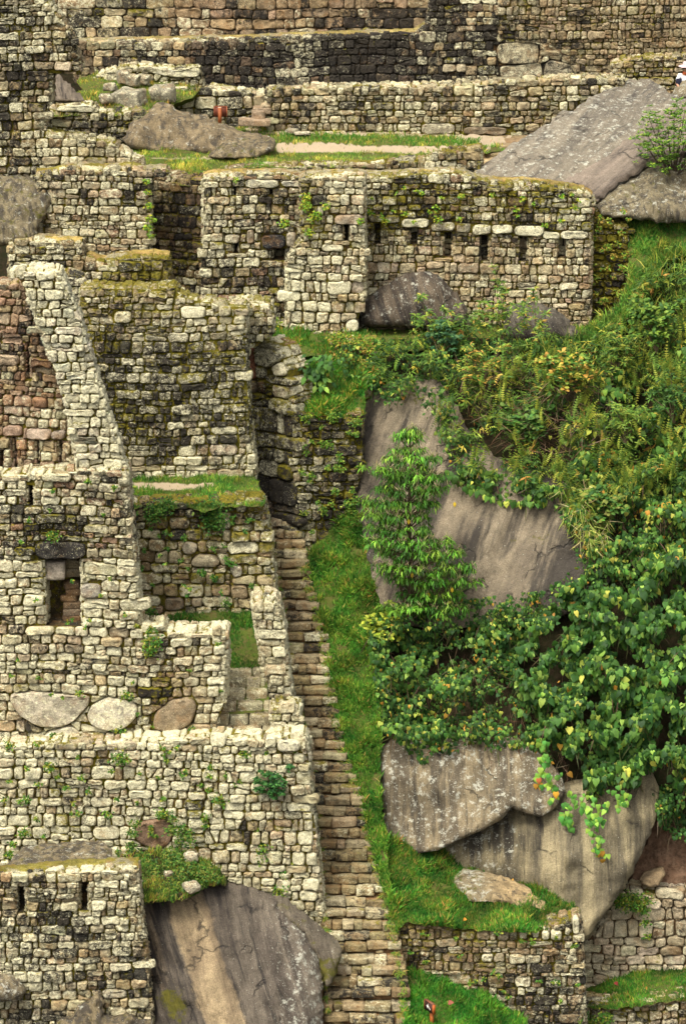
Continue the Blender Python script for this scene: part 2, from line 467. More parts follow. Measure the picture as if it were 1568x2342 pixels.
class Plane:
    def __init__(s, u0, Y0, u1, Y1, v=1171, batter=0.0):
        P0, P1 = W(u0, v, Y0), W(u1, v, Y1); d = P1 - P0; d[2] = 0
        s.S = d / np.linalg.norm(d); up = np.array([0, 0, 1.0])
        N = np.cross(s.S, up); 
        if N[1] > 0: N = -N
        s.N = N * math.cos(batter) + up * math.sin(batter)
        s.T = up * math.cos(batter) - N * math.sin(batter); s.O = P0
    def st(s, u, v):
        d = W(u, v, 100.0); k = (s.O @ s.N) / (d @ s.N); P = d * k
        return np.array([(P - s.O) @ s.S, (P - s.O) @ s.T])
    def P(s, st, h=0): return s.O + st[0] * s.S + st[1] * s.T + h * s.N

def const(*a): return lambda u, v: a

def wall(name, label, out, pl, h=.24, w=.36, rnd=None, chink=None, style='course', pal=MIXED, wx=const(.4, .2, .2), thick=.75, holes=(), specials=(),
         top=None, seed=0, gap=.012, bulge=.052, prot=.03, foff=-.075, ragged=.35, colfn=None, joint=((.07, .055, .03), (.05, .15, .62)), cat='wall',
         group=None, sides=True, parent=None, und=.05, split=.12, batter=0.0, topw=.5, hv=.25):
    rng = np.random.default_rng(seed + 17)
    if style != 'rubble' or h < .3: h, w = h * .88, w * .86
    if len(pl) == 1: pl = (0, pl[0], 1568, pl[0])
    P = Plane(*pl, v=float(np.mean([q[1] for q in out])), batter=batter)
    O = np.array([P.st(*q) for q in out])
    if area2(O) < 0: O = O[::-1]; out = list(out)[::-1]
    out = np.array(out, float)
    H = []
    for hr in holes:
        u0, v0, u1, v1 = hr[:4]; a = P.st((u0 + u1) / 2, v1); b = P.st((u0 + u1) / 2, v0)
        l = P.st(u0, (v0 + v1) / 2)[0]; r = P.st(u1, (v0 + v1) / 2)[0]
        H.append((np.array([[l, a[1]], [r, a[1]], [r, b[1]], [l, b[1]]]), hr[4] if len(hr) > 4 else .45))
    SPC = []
    for sp in specials:
        q = sp[0]
        if len(q) == 4 and not hasattr(q[0], '__len__'):
            u0, v0, u1, v1 = q; q = [(u0, v1), (u1, v1), (u1, v0), (u0, v0)]
        q = np.array([P.st(*z) for z in q])
        if area2(q) < 0: q = q[::-1]
        SPC.append((q,) + tuple(sp[1:]))
    mb = MB()
    # core behind the stones
    jc, jw = joint; f_off = foff
    loops = [O] + [hq for hq, _ in H]
    flat = np.vstack(loops); tri = tessellate_polygon([[Vector((x, y, 0)) for x, y in L_] for L_ in loops])
    front = np.array([P.P(q, f_off) for q in flat]); n0 = len(flat)
    backv = np.array([P.P(q, -thick) for q in O])
    T3 = [tuple(t) for t in tri]
    def orient(tr):
        o = []
        for a, b, c in tr:
            if np.dot(np.cross(front[b] - front[a], front[c] - front[a]), P.N) < 0: a, b, c = a, c, b
            o.append((a, b, c))
        return o
    T3 = orient(T3)
    mb.add(front, T3, None, jc, jw)
    k = len(O); tb = tessellate_polygon([[Vector((x, y, 0)) for x, y in O]])
    fr_ = front[:k]
    q = [(i, (i + 1) % k, k + (i + 1) % k, k + i) for i in range(k)]
    mb.add(np.vstack([fr_, backv]), [tuple(x + k for x in t) for t in tb], [z[::-1] for z in q], jc, jw)
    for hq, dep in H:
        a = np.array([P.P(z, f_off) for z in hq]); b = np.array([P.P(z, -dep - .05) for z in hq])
        mb.add(np.vstack([a, b]), None, [(0, 1, 5, 4), (1, 2, 6, 5), (2, 3, 7, 6), (3, 0, 4, 7), (4, 5, 6, 7)], tuple(.6 * x for x in jc), (.1, .5, .2))  # opening box darker than the joints: recess shade put into its colour
    def put(fr, cell, wxs=None, cs=None, bl=None, pr=None):
        c = centroid(cell); X = fr[0] + c[0] * fr[1] + c[1] * fr[2]; u, v = proj(X)
        ww = np.array(wx(u, v), float) if wxs is None else np.array(wxs, float)
        r3 = rng.normal(0, 1, 3)
        big_ = Vector((X[0] * .55, X[1] * .2, X[2] * .45)); f1 = mnoise.fractal(big_ + Vector((seed, 3, 7)), 1, 2, 3); f2 = mnoise.fractal(big_ * 1.3 + Vector((11, seed, 2)), 1, 2, 3)
        ww = ww + (1.0 if wxs is None else .25) * np.array([.40 * f1 - .15 * f2, .62 * f2 - .2 * f1, .35 * f1 * f2 + .12 * f2])
        ww = np.clip(ww + (1.0 if wxs is None else .3) * r3 * np.array([.20, .23, .10]), -.6, 1.3)
        pp = colfn(u, v) if colfn else pal
        col = vary(rng, pp) if cs is None else np.array(cs)
        stone(mb, fr, cell, rng, (bulge if bl is None else bl) * rng.uniform(.75, 1.2), rng.normal(0, prot) if pr is None else pr, col, ww, gap=gap * rng.uniform(.6, 1.7), rnd=rnd)
    if rnd is None: rnd = .10 if style == 'course' else (.26 if style == 'rubble' else .10)
    if chink is None: chink = .16 if style == 'course' else (.30 if style == 'rubble' else .05)
    gen = rubble_cells if style == 'voronoi' else course_cells
    if style == 'rubble': hv, split, und = max(hv, .30), max(split, .20), max(und, .09)
    lo, hi = O.min(0), O.max(0)
    F = (P.O, P.S, P.T, P.N)
    for c in gen(rng, lo[0], hi[0], lo[1], hi[1], h, w, und=und, split=split, hv=hv):
        c = clip_to(O, c, rng, ragged)
        if c is None: continue
        u, v = proj(P.P(centroid(c)))
        if u < -70 or u > 1640 or v < -70 or v > 2410: continue
        for hq, _ in H:
            c = clip_hole(hq, c)
            if c is None: break
        if c is None: continue
        for s_ in SPC:
            c = clip_hole(s_[0], c)
            if c is None: break
        if c is None or abs(area2(c)) < .006: continue
        if area2(c) < 0: c = c[::-1]
        put(F, c)
        if rng.random() < chink:      # small filling stone in a joint corner
            k_ = rng.integers(len(c)); q_ = c[k_]
            if abs(q_ - centroid(c)).max() > .08:
                a_ = rng.uniform(.03, .065); b_ = a_ * rng.uniform(.5, 1.0); th_ = np.linspace(0, 2 * math.pi, 7)[:-1] + rng.uniform(0, 1)
                sm_ = q_ + np.stack([a_ * np.cos(th_), b_ * np.sin(th_)], 1)
                if inside(O, sm_).all() and not any(inside(hq, sm_).any() for hq, _ in H): put(F, sm_, bl=.03, pr=.0)
    for s_ in SPC:
        put(F, s_[0], s_[2] if len(s_) > 2 else None, s_[1], (s_[3] if len(s_) > 3 else .09), .02)
    # hole linings
    for hq, dep in H:
        (l, b), (r, t) = hq[0], hq[2]
        for side in (0, 1):
            x = l if side == 0 else r
            O2 = P.P((x, b), -.05); N2 = P.S * (1 if side == 0 else -1)
            for c in course_cells(rng, 0, dep, 0, t - b, h, max(.3, dep * .6), und=0):
                c = np.clip(c, [0, 0], [dep, t - b])
                if abs(area2(c)) > .006: put((O2, -P.N, P.T, N2), c, bl=.03, pr=0)
        if (r - l) > .25:
            for c in course_cells(rng, l, r, b, t, h, w):
                c = np.clip(c, [l, b], [r, t])
                if abs(area2(c)) > .006: put((P.P((0, 0), -dep), P.S, P.T, P.N), c, bl=.04, pr=0)
    # wall tops and ends
    if sides:
        for i in range(k):
            a, b = O[i], O[(i + 1) % k]; e = b - a; L = np.linalg.norm(e)
            if L < .08: continue
            e = e / L; n = np.array([e[1], -e[0]])
            if n[1] < -.35: continue
            ua, va = out[i]; ub, vb = out[(i + 1) % k]
            if max(ua, ub) < -30 or min(ua, ub) > 1600 or max(va, vb) < -20 or min(va, vb) > 2360: continue
            S2 = e[0] * P.S + e[1] * P.T; N2 = n[0] * P.S + n[1] * P.T
            O2 = P.P(a, -.04) + N2 * .0
            istop = n[1] > .6
            if istop and top is not None:
                # turf or mud capping: a lumpy strip
                nu = max(2, int(L / .09)); nvv = 8; G = []
                for jx in range(nu + 1):
                    for kx in range(nvv + 1):
                        uu = jx / nu * L; dd = .24 + kx / nvv * (thick - .24)
                        hgt = .035 + .05 * math.sin(math.pi * min(1, max(0, kx / nvv))) + rng.normal(0, .014) + .03 * mnoise.noise(Vector((uu * 1.3, dd * 2, seed)))
                        if kx == 0: hgt = -.04 + rng.normal(0, .02)
                        G.append(O2 + uu * S2 - dd * P.N + hgt * N2)
                qs = [(jx * (nvv + 1) + kx, (jx + 1) * (nvv + 1) + kx, (jx + 1) * (nvv + 1) + kx + 1, jx * (nvv + 1) + kx + 1) for jx in range(nu) for kx in range(nvv)]
                tc = np.array([(np.array(top) * (1 + .7 * mnoise.noise(Vector(g) * 1.4)) if mnoise.fractal(Vector(g) * 1.1, 1, 2, 4) > -.08 else np.array([.30, .265, .18])) for g in G])
                mb.add(G, None, qs, np.clip(tc, .01, .8), (.0, .05, .30))
                for c in course_cells(rng, 0, L, 0, .30, .26, w * 1.1, und=0, split=.02):
                    c = np.clip(c, [0, 0], [L, .34])
                    if abs(area2(c)) > .006: put((O2, S2, -P.N, N2), c, bl=.07, pr=rng.normal(.0, .02))
                continue
            hh = topw if istop else h
            if istop:
                cells = course_cells(rng, 0, L, 0, thick, hh, w * 1.15, und=0, split=.05)
                fr = (O2, S2, -P.N, N2)
            else:
                cells = course_cells(rng, 0, thick, 0, L, hh, w, und=0, split=.05)
                fr = (O2, -P.N, S2, N2)
            mx = np.array([L, thick]) if istop else np.array([thick, L])
            for c in cells:
                c = np.clip(c, [0, 0], mx)
                if abs(area2(c)) < .006: continue
                if istop: put(fr, c, bl=.05, pr=rng.normal(.0, .015))
                else: put(fr, c, bl=.05, pr=0)
    return mb.build(name, M_STONE, parent, label=label, category=cat if label else None, group=group, kind='thing' if label else None)

# ------------------------------------------------------------------ depth fields and sheets
class Depth:
    """thin-plate depth surface through control points (u, v, Y)"""
    def __init__(s, pts, lin=False):
        P = np.array(pts, float); s.c = P[:, :2] / 100; n = len(P)
        if n < 4 or lin:
            A = np.hstack([np.ones((n, 1)), s.c]); s.lin = np.linalg.lstsq(A, P[:, 2], rcond=None)[0]; s.w = None; return
        d = np.linalg.norm(s.c[:, None] - s.c[None], axis=2); K = s.k(d) + np.eye(n) * 1e-3
        A = np.block([[K, np.hstack([np.ones((n, 1)), s.c])], [np.vstack([np.ones((1, n)), s.c.T]), np.zeros((3, 3))]])
        x = np.linalg.solve(A, np.r_[P[:, 2], 0, 0, 0]); s.w = x[:n]; s.lin = x[n:]
    @staticmethod
    def k(d): return d
    def __call__(s, u, v):
        q = np.stack([np.atleast_1d(np.asarray(u, float)), np.atleast_1d(np.asarray(v, float))], -1) / 100
        r = s.lin[0] + q @ s.lin[1:]
        if s.w is not None: r = r + s.k(np.linalg.norm(q[:, None] - s.c[None], axis=2)) @ s.w
        return r

def fract(P, scale, octv=4, seed=0):
    o = Vector((seed * 7.3, seed * 3.1, seed * 5.7))
    return np.array([mnoise.fractal(Vector(p) * scale + o, 1.0, 2.0, octv) for p in P])

def densify(out, sp, rng, jit=.25):
    r = []; k = len(out)
    for i in range(k):
        a, b = np.array(out[i], float), np.array(out[(i + 1) % k], float); L = np.linalg.norm(b - a); n = max(1, int(round(L / sp)))
        e = (b - a) / max(L, 1e-6); nn = np.array([-e[1], e[0]])
        for j in range(n):
            r.append(a + (b - a) * j / n + nn * (rng.normal(0, jit * sp) if j else rng.normal(0, jit * sp * .4)))
    return np.array(r)

class Sheet: pass
def sheet(name, out, dep, sp=10, amp=.1, nscale=.8, mat=None, seed=0, bulge=0.0, edge=None, solid=False, skirt=(0, .9, -.25),
          colfn=None, wxfn=None, jit=.22, parent=None, octv=5, back=1.0, disp=(0, -1, .25), **props):
    rng = np.random.default_rng(seed + 5)
    D = dep if isinstance(dep, Depth) else Depth(dep)
    B = densify(out, sp, rng, jit); nb = len(B)
    lo, hi = B.min(0), B.max(0); G = []
    y = lo[1]; r = 0
    while y < hi[1]:
        x = lo[0] + (sp / 2 if r % 2 else 0)
        while x < hi[0]:
            G.append((x + rng.normal(0, sp * .15), y + rng.normal(0, sp * .15))); x += sp
        y += sp * .87; r += 1
    G = np.array(G); G = G[inside(B, G)]
    if len(G): G = G[dist_to(B, G) > sp * .45]
    P2 = np.vstack([B, G])
    vo, _, fo, _, _, _ = delaunay_2d_cdt([Vector(p) for p in P2], [(i, (i + 1) % nb) for i in range(nb)], [], 1, 1e-4)
    P2 = np.array([(p.x, p.y) for p in vo]); F = np.array([f[:3] for f in fo if len(f) == 3])
    cen = P2[F].mean(1); F = F[inside(B, cen)]
    d = dist_to(B, P2); onb = d < 1e-3 * sp + 1e-3
    Rm = edge or max(d.max(), 1)
    prof = np.sqrt(np.clip(1 - (1 - np.clip(d / Rm, 0, 1)) ** 2, 0, 1))
    Y = D(P2[:, 0], P2[:, 1])
    X = Wn(P2[:, 0], P2[:, 1], Y)
    nz = fract(X, nscale, octv, seed) * amp
    dv = np.array(disp, float)
    fall = np.clip(d / (sp * 2.0), 0.25, 1) if not solid else np.clip(d / (sp * 2.0), 0.15, 1)
    Xf = X + dv * (nz * fall)[:, None] + np.array([0, -1.0, 0]) * (prof * bulge)[:, None]
    # winding towards the camera
    a, b, c = Xf[F[:, 0]], Xf[F[:, 1]], Xf[F[:, 2]]
    nr = np.cross(b - a, c - a); bad = np.einsum('ij,ij->i', nr, a) > 0
    F[bad] = F[bad][:, ::-1]
    C = np.array([colfn(u, v) for u, v in P2]) if colfn else (1, 1, 1)
    Wx = np.array([wxfn(u, v) for u, v in P2]) if wxfn else (0, 0, 0)
    mb = MB(); mb.add(Xf, F, None, C, Wx)
    # boundary loop from directed edges
    ed = set(); 
    for f in F:
        for i in range(3): ed.add((int(f[i]), int(f[(i + 1) % 3])))
    bd = [(p, q) for p, q in ed if (q, p) not in ed]
    if bd:
        if solid:
            Xb = X + np.array([0, 1.0, 0]) * (prof * back * max(bulge, .4) + .02)[:, None]
            mb.add(Xb, F[:, ::-1], None, C, Wx)
            n = len(X); q = [(q_, p_, p_ + n, q_ + n) for p_, q_ in bd]
            allX = np.vstack([Xf, Xb])
            cc = np.vstack([C, C]) if colfn else C; wwx = np.vstack([Wx, Wx]) if wxfn else Wx
            mb.add(allX, None, q, cc, wwx)
        else:
            vi = sorted({p for e in bd for p in e}); mp = {p: i for i, p in enumerate(vi)}; n = len(vi)
            A = Xf[vi]; Bk = A + np.array(skirt)
            mb.add(np.vstack([A, Bk]), None, [(mp[q_], mp[p_], mp[p_] + n, mp[q_] + n) for p_, q_ in bd],
                   (np.vstack([C[vi], C[vi]]) if colfn else C), (np.vstack([Wx[vi], Wx[vi]]) if wxfn else Wx))
    s = Sheet(); s.obj = mb.build(name, mat or M_GRASS, parent, **props); s.X = Xf; s.F = F; s.P2 = P2; s.D = D
    e1 = Xf[F[:, 1]] - Xf[F[:, 0]]; e2 = Xf[F[:, 2]] - Xf[F[:, 0]]; cr = np.cross(e1, e2); s.A = np.linalg.norm(cr, axis=1) / 2
    s.Nf = cr / (2 * s.A[:, None] + 1e-12)
    p0, p1, p2 = P2[F[:, 0]], P2[F[:, 1]], P2[F[:, 2]]
    s.A2 = np.abs((p1[:, 0] - p0[:, 0]) * (p2[:, 1] - p0[:, 1]) - (p1[:, 1] - p0[:, 1]) * (p2[:, 0] - p0[:, 0])) / 2
    return s
def sample(s, n, rng, poly=None, dens=None):
    """n random points on a sheet, spread evenly as seen; returns positions, normals, uv"""
    pr = s.A2 / s.A2.sum(); k = rng.choice(len(s.F), n, p=pr)
    r1, r2 = rng.random(n), rng.random(n); m = r1 + r2 > 1; r1[m] = 1 - r1[m]; r2[m] = 1 - r2[m]
    f = s.F[k]; a = np.stack([1 - r1 - r2, r1, r2], 1)
    X = np.einsum('ij,ijk->ik', a, s.X[f]); uv = np.einsum('ij,ijk->ik', a, s.P2[f])
    keep = np.ones(n, bool)
    if poly is not None: keep &= inside(np.array(poly, float), uv)
    if dens is not None: keep &= rng.random(n) < np.array([dens(*q) for q in uv])
    return X[keep], s.Nf[k][keep], uv[keep]

# ------------------------------------------------------------------ leaves
def tmpl(points, faces): return np.array(points, float), np.array(faces, int)
HEART = tmpl([(0, 0, 0), (-.30, -.10, .05), (-.47, .18, .03), (-.36, .52, .0), (0, 1.0, -.16), (.36, .52, .0), (.47, .18, .03), (.30, -.10, .05), (0, .45, .10)],
             [(8, 1, 0), (8, 2, 1), (8, 3, 2), (8, 4, 3), (8, 5, 4), (8, 6, 5), (8, 7, 6), (8, 0, 7)])
OVAL = tmpl([(0, 0, 0), (-.26, .3, .0), (-.22, .68, -.05), (0, 1.0, -.2), (.22, .68, -.05), (.26, .3, .0), (0, .5, .06)],
            [(6, 1, 0), (6, 2, 1), (6, 3, 2), (6, 4, 3), (6, 5, 4), (6, 0, 5)])
LANCE = tmpl([(0, 0, 0), (-.10, .35, .03), (-.07, .7, -.05), (0, 1.0, -.22), (.07, .7, -.05), (.10, .35, .03)],
             [(0, 5, 1), (1, 5, 4), (1, 4, 2), (2, 4, 3)])
BLADE = tmpl([(-.06, 0, 0), (.06, 0, 0), (-.045, .55, .0), (.045, .55, .0), (0, 1.0, -.25)], [(0, 1, 3), (0, 3, 2), (2, 3, 4)])
def fern_t():
    P = []; F = []; n = 9
    for i in range(n):
        y = (i + .6) / n; z = .42 * math.sin(y * 2.2) - .55 * y * y; w = .13 * math.sin(math.pi * (.15 + .8 * y)) ** .7
        for sg in (-1, 1):
            b = len(P); P += [(0, y - .045, z), (sg * w, y + .02, z - .03), (0, y + .045, z - .012)]; F.append((b, b + 1, b + 2) if sg > 0 else (b, b + 2, b + 1))
    return tmpl(P, F)
FERN = fern_t()
def orient_leaves(tip, nrm):
    y = tip / np.linalg.norm(tip, axis=1, keepdims=True)
    z = nrm - y * np.einsum('ij,ij->i', nrm, y)[:, None]; z /= (np.linalg.norm(z, axis=1, keepdims=True) + 1e-9)
    x = np.cross(y, z); return np.stack([x, y, z], 2)       # columns
def scatter(mb, T, X, tip, nrm, size, col, wid=1.0):
    V, F = T; n = len(X)
    if n == 0: return
    R = orient_leaves(tip, nrm); size = np.broadcast_to(np.asarray(size, float), (n,)); wid = np.broadcast_to(np.asarray(wid, float), (n,))
    Vs = V[None] * np.stack([wid, np.ones(n), np.ones(n)], 1)[:, None] * size[:, None, None]
    P = np.einsum('nij,nkj->nki', R, Vs) + X[:, None]
    FF = F[None] + (np.arange(n) * len(V))[:, None, None]
    C = np.repeat(col, len(V), 0)
    mb.add(P.reshape(-1, 3), FF.reshape(-1, 3), None, C, (0, 0, 0))
def pick(rng, n, pal, wts=None, k=.15):
    P = np.array(pal, float); i = rng.choice(len(P), n, p=(np.array(wts) / np.sum(wts) if wts is not None else None))
    return np.clip(P[i] * np.exp(rng.normal(0, k, (n, 1))) * (1 + rng.normal(0, .05, (n, 3))), 0, 1)
def rnd3(rng, n, s=1.0): return rng.normal(0, s, (n, 3))

def grass(name, label, sh, n, rng, size=(.05, .12), pal=((.06, .14, .015), (.10, .17, .02), (.17, .19, .035), (.20, .15, .05)), wts=(4, 4, 2, 1), dens=None, poly=None, mb=None, cat='grass'):
    own = mb is None; mb = mb or MB()
    X, N, uv = sample(sh, int(n * 1.15), rng, poly, dens)
    pt = np.array([mnoise.fractal(Vector(p) * 1.9 + Vector((3, 1, 4)), 1, 2, 3) for p in X]) > -.42 + rng.normal(0, .16, len(X))
    X, N, uv = X[pt], N[pt], uv[pt]; m = len(X)
    tip = N * .35 + np.array([0, -.25, .8]) + rnd3(rng, m, .38)
    nr = np.array([0, -1.0, .6]) + rnd3(rng, m, .5)
    sz = rng.uniform(size[0], size[1], m) * (1 + .5 * np.sin(X[:, 0] * 3.1) * np.cos(X[:, 2] * 4.3 + X[:, 1]))
    # clump colour
    cl = np.array([mnoise.noise(Vector(p) * 1.3) for p in X])
    c2 = np.array([mnoise.noise(Vector(p) * 3.1 + Vector((9, 9, 9))) for p in X])
    C = pick(rng, m, pal, wts, .28) * (1 + .75 * cl + .5 * c2)[:, None] * np.stack([1 + .8 * c2, np.ones(m), np.ones(m)], 1)
    sz = sz * (1 + .5 * c2)
    scatter(mb, BLADE, X - N * .01, tip, nr, sz, np.clip(C, 0, 1), wid=rng.uniform(.8, 1.6, m))
    if own: return mb.build(name, M_BLADE, None, smooth=False, label=label, category=cat, kind='stuff')

# ------------------------------------------------------------------ rounded blocks (loose stones, steps)
def cube_template(n=5):
    P = []; Q = []; idx = {}
    def vid(p):
        k = tuple(np.round(p, 5))
        if k not in idx: idx[k] = len(P); P.append(p)
        return idx[k]
    for ax in range(3):
        for sg in (-1, 1):
            for i in range(n):
                for j in range(n):
                    c = []
                    for a, b in ((i, j), (i + 1, j), (i + 1, j + 1), (i, j + 1)):
                        p = [0, 0, 0]; p[ax] = sg; p[(ax + 1) % 3] = -1 + 2 * a / n; p[(ax + 2) % 3] = -1 + 2 * b / n; c.append(vid(p))
                    Q.append(c if sg > 0 else c[::-1])
    return np.array(P, float), np.array(Q)
CUBE = cube_template(5)
def block(mb, c, size, rng, col, wx=(.3, .1, .1), rz=0.0, r=.25, lump=.05, tilt=0.03):
    """irregular rounded block; size = full extents (x, y, z)"""
    V, Q = CUBE; hs = np.array(size) / 2; rad = r * hs.min()
    p = np.sign(V) * np.abs(V) ** .75 * hs
    inner = np.clip(p, -(hs - rad), hs - rad); d = p - inner; L = np.linalg.norm(d, axis=1, keepdims=True)
    p = inner + d / np.maximum(L, 1e-9) * np.minimum(L, rad)
    k = rng.uniform(0, 100)
    nz = np.array([mnoise.noise_vector(Vector(q) * (1.1 / hs.max()) + Vector((k, k, k))) for q in p]); p = p + nz * lump * hs.min() * 2.2
    p = p + nz[:, ::-1] * 0
    a = rz; ca, sa = math.cos(a), math.sin(a); tx, ty = rng.normal(0, tilt, 2)
    R = np.array([[ca, -sa, 0], [sa, ca, 0], [0, 0, 1]]) @ np.array([[1, 0, ty], [0, 1, -tx], [-ty, tx, 1]])
    mb.add(p @ R.T + np.array(c), None, Q, col, wx)
def tube(mb, pts, rad, col, n=7, wx=(0, 0, 0)):
    pts = np.array(pts, float); m = len(pts); rad = np.broadcast_to(rad, (m,)) if np.ndim(rad) == 0 else np.array(rad)
    P = []
    for i in range(m):
        d = pts[min(i + 1, m - 1)] - pts[max(i - 1, 0)]; d /= np.linalg.norm(d) + 1e-9
        a = np.cross(d, [0.3, 1, .2]); a /= np.linalg.norm(a); b = np.cross(d, a)
        for j in range(n):
            t = 2 * math.pi * j / n; P.append(pts[i] + (a * math.cos(t) + b * math.sin(t)) * rad[i])
    Q = [(i * n + j, i * n + (j + 1) % n, (i + 1) * n + (j + 1) % n, (i + 1) * n + j) for i in range(m - 1) for j in range(n)]
    mb.add(P, None, Q, col, wx)
def bx(mb, lo, hi, col):
    (a, b, c), (d, e, f) = lo, hi
    P = [(a, b, c), (d, b, c), (d, e, c), (a, e, c), (a, b, f), (d, b, f), (d, e, f), (a, e, f)]
    mb.add(P, None, [(0, 3, 2, 1), (4, 5, 6, 7), (0, 1, 5, 4), (1, 2, 6, 5), (2, 3, 7, 6), (3, 0, 4, 7)], col)
# ------------------------------------------------------------------ the setting: fallback hillside behind and below everything
def hillside():
    rows = [(86, -43.5), (91.5, -42), (94, -41.8), (97, -41.2), (98.4, -39.8), (99.6, -36), (102, -32.5), (104, -29.9), (106.5, -27), (109.5, -24.8), (112, -21.8), (118, -20.6), (121, -19.5), (124, -15), (140, -9), (175, 12)]
    ys = np.array([r[0] for r in rows]); zs = np.array([r[1] for r in rows])
    xs = np.linspace(-60, 60, 81); yy = np.linspace(70, 175, 106)
    G = []
    for y in yy:
        for x in xs:
            z = float(np.interp(y, ys, zs)) if y >= 86 else -43.5 + (y - 86) * .5
            G.append((x, y, z + .35 * mnoise.fractal(Vector((x * .15, y * .15, 0)), 1, 2, 4)))
    nx = len(xs); Q = [(j * nx + i, j * nx + i + 1, (j + 1) * nx + i + 1, (j + 1) * nx + i) for j in range(len(yy) - 1) for i in range(nx - 1)]
    mb = MB(); mb.add(G, None, Q, (.8, .8, .8)); mb.build('ground', M_SHADED_SOIL, None, kind='structure')
hillside()

def nz2(u, v, s, seed=0): return mnoise.noise(Vector((u / s, v / s, seed * 9.1)))
MUST = (.34, .25, .09); TURF = (.22, .19, .05)

# ------------------------------------------------------------------ masonry, from the bottom of the terraces upwards
# every wall: outline in picture pixels on its own vertical plane, real thickness behind
wall('stone_wall', 'pale mottled wall with two dark upright niches, beside the big striped boulder',
     [(-60, 2012), (60, 2006), (150, 1996), (240, 1992), (315, 1990), (318, 2054), (330, 2160), (345, 2284), (350, 2420), (-60, 2420)], (91.0,),
     h=.245, w=.34, pal=PALE[:4] + GREY[:3] + TAN[:2], holes=[(38, 2029, 60, 2089, .5), (182, 2019, 203, 2084, .5)],
     wx=lambda u, v: (.5, .30 + .42 * math.exp(-((u - 140) / 120) ** 2 - ((v - 2190) / 60) ** 2) + .15 * (u < 120), .18), seed=1, top=TURF, thick=.8, und=.06)

def wx3(u, v):
    m = .25 + .2 * nz2(u, v, 90)
    if u > 560: return (.60, .18, .22)
    return (.78, .08, m - .05)
def sm(x, a, b): return float(np.clip((x - a) / (b - a), 0, 1))
wall('stone_wall', 'long pale rubble retaining wall, with a brown flat stone, left of the lower staircase',
     [(-60, 1708), (60, 1706), (140, 1700), (235, 1703), (320, 1696), (410, 1694), (480, 1688), (600, 1692), (645, 1684), (695, 1681), (701, 1700), (707, 1761), (713, 1830), (720, 1904), (729, 2000), (740, 2105), (745, 2200), (-60, 2200)], (-60, 94.7, 745, 94.2),
     style='rubble', h=.29, w=.38, pal=PALE + PALE + GREY[:1] + TAN[:1], wx=wx3, seed=3, thick=.8, bulge=.06,
     specials=[([(312, 1925), (310, 1895), (325, 1877), (352, 1871), (382, 1874), (396, 1890), (392, 1920), (375, 1943), (340, 1940)], (.24, .16, .11), (-.1, -.1, 0), .06),
               ((632, 1690, 690, 1720), (.50, .46, .38), (.5, 0, 0)), ((440, 2050, 445, 2052), PALE[0])])

door = (102, 1276, 186, 1433, 1.0)
def wx4(u, v):
    if v < 1280 and v > 1150: return (.42, .55 + .3 * nz2(u, v, 40), .28)
    if u > 340 and u < 470 and v > 1540: return (.15, .2, .3)
    return (.72, .04, .14)
def pal4(u, v):
    if 335 < u < 400 and v > 1500: return BROWN
    if v < 1270: return RED[:3] + GREY[:3] + TAN[1:2] + PALE[:2]
    return PALE + TAN[:2] + GREY[:1]
wall('tower_wall', 'tall pale ruined building front with an open doorway and huge boulders built into its foot',
     [(-60, 1094), (0, 1091), (60, 1086), (120, 1082), (200, 1078), (288, 1075), (292, 1120), (296, 1173), (302, 1230), (309, 1300), (315, 1370), (321, 1432), (345, 1434), (375, 1429), (377, 1448), (395, 1446), (450, 1449), (517, 1442), (518, 1500), (514, 1610), (498, 1650), (480, 1720), (-60, 1720)],
     (-60, 95.5, 517, 95.2), h=.275, w=.42, pal=PALE, colfn=pal4, wx=wx4, thick=.9, seed=4,
     holes=[(62, 1111, 78, 1158, .5), door, (377, 1498, 388, 1510, .3)],
     specials=[((80, 1238, 198, 1277), (.13, .115, .10), (.35, .75, .2)),
               ([(18, 1586), (60, 1580), (130, 1584), (208, 1590), (204, 1614), (170, 1650), (140, 1664), (85, 1660), (40, 1628)], (.44, .39, .31), (.55, .08, .0), .12),
               ([(199, 1640), (205, 1614), (245, 1592), (290, 1600), (316, 1610), (316, 1638), (290, 1666), (245, 1672), (212, 1662)], (.42, .38, .31), (.5, .05, .0), .12),
               ([(345, 1668), (352, 1630), (395, 1600), (440, 1592), (452, 1612), (440, 1655), (400, 1676)], (.27, .21, .14), (.2, .05, .25), .12),
               ([(84, 1700), (110, 1672), (160, 1656), (185, 1676), (190, 1702)], (.44, .40, .33), (.6, .1, .0), .12),
               ((184, 1335, 232, 1368), (.33, .30, .26), (.5, .2, 0))])
# the doorway's inner jamb and lintel
tw = bpy.data.objects['tower_wall']
mb = MB(); rg = np.random.default_rng(5)
p = W(125, 1302, 95.85); block(mb, p, (.58, .55, .48), rg, (.42, .36, .30), (.2, .05, 0), r=.18)
mb.build('lintel', M_STONE, tw)
mb = MB()
for i in range(7):
    v = 1425 - i * 15.5; p = W(165 + 3 * (i % 2), v, 96.2 + .02 * i); block(mb, p, (.52 - .03 * i * .5, .7, .20), rg, vary(rg, [(.15, .095, .06), (.19, .125, .08), (.17, .13, .09)], .14), (.2, .35, .1), rz=rg.normal(0, .12), r=.6, lump=.16)
for i in range(2):
    p = W(166, 1283 + 22 * i, 96.3); block(mb, p, (.42, .6, .24), rg, vary(rg, GREY), (.2, .3, 0))
mb.build('door_jamb', M_STONE, tw)

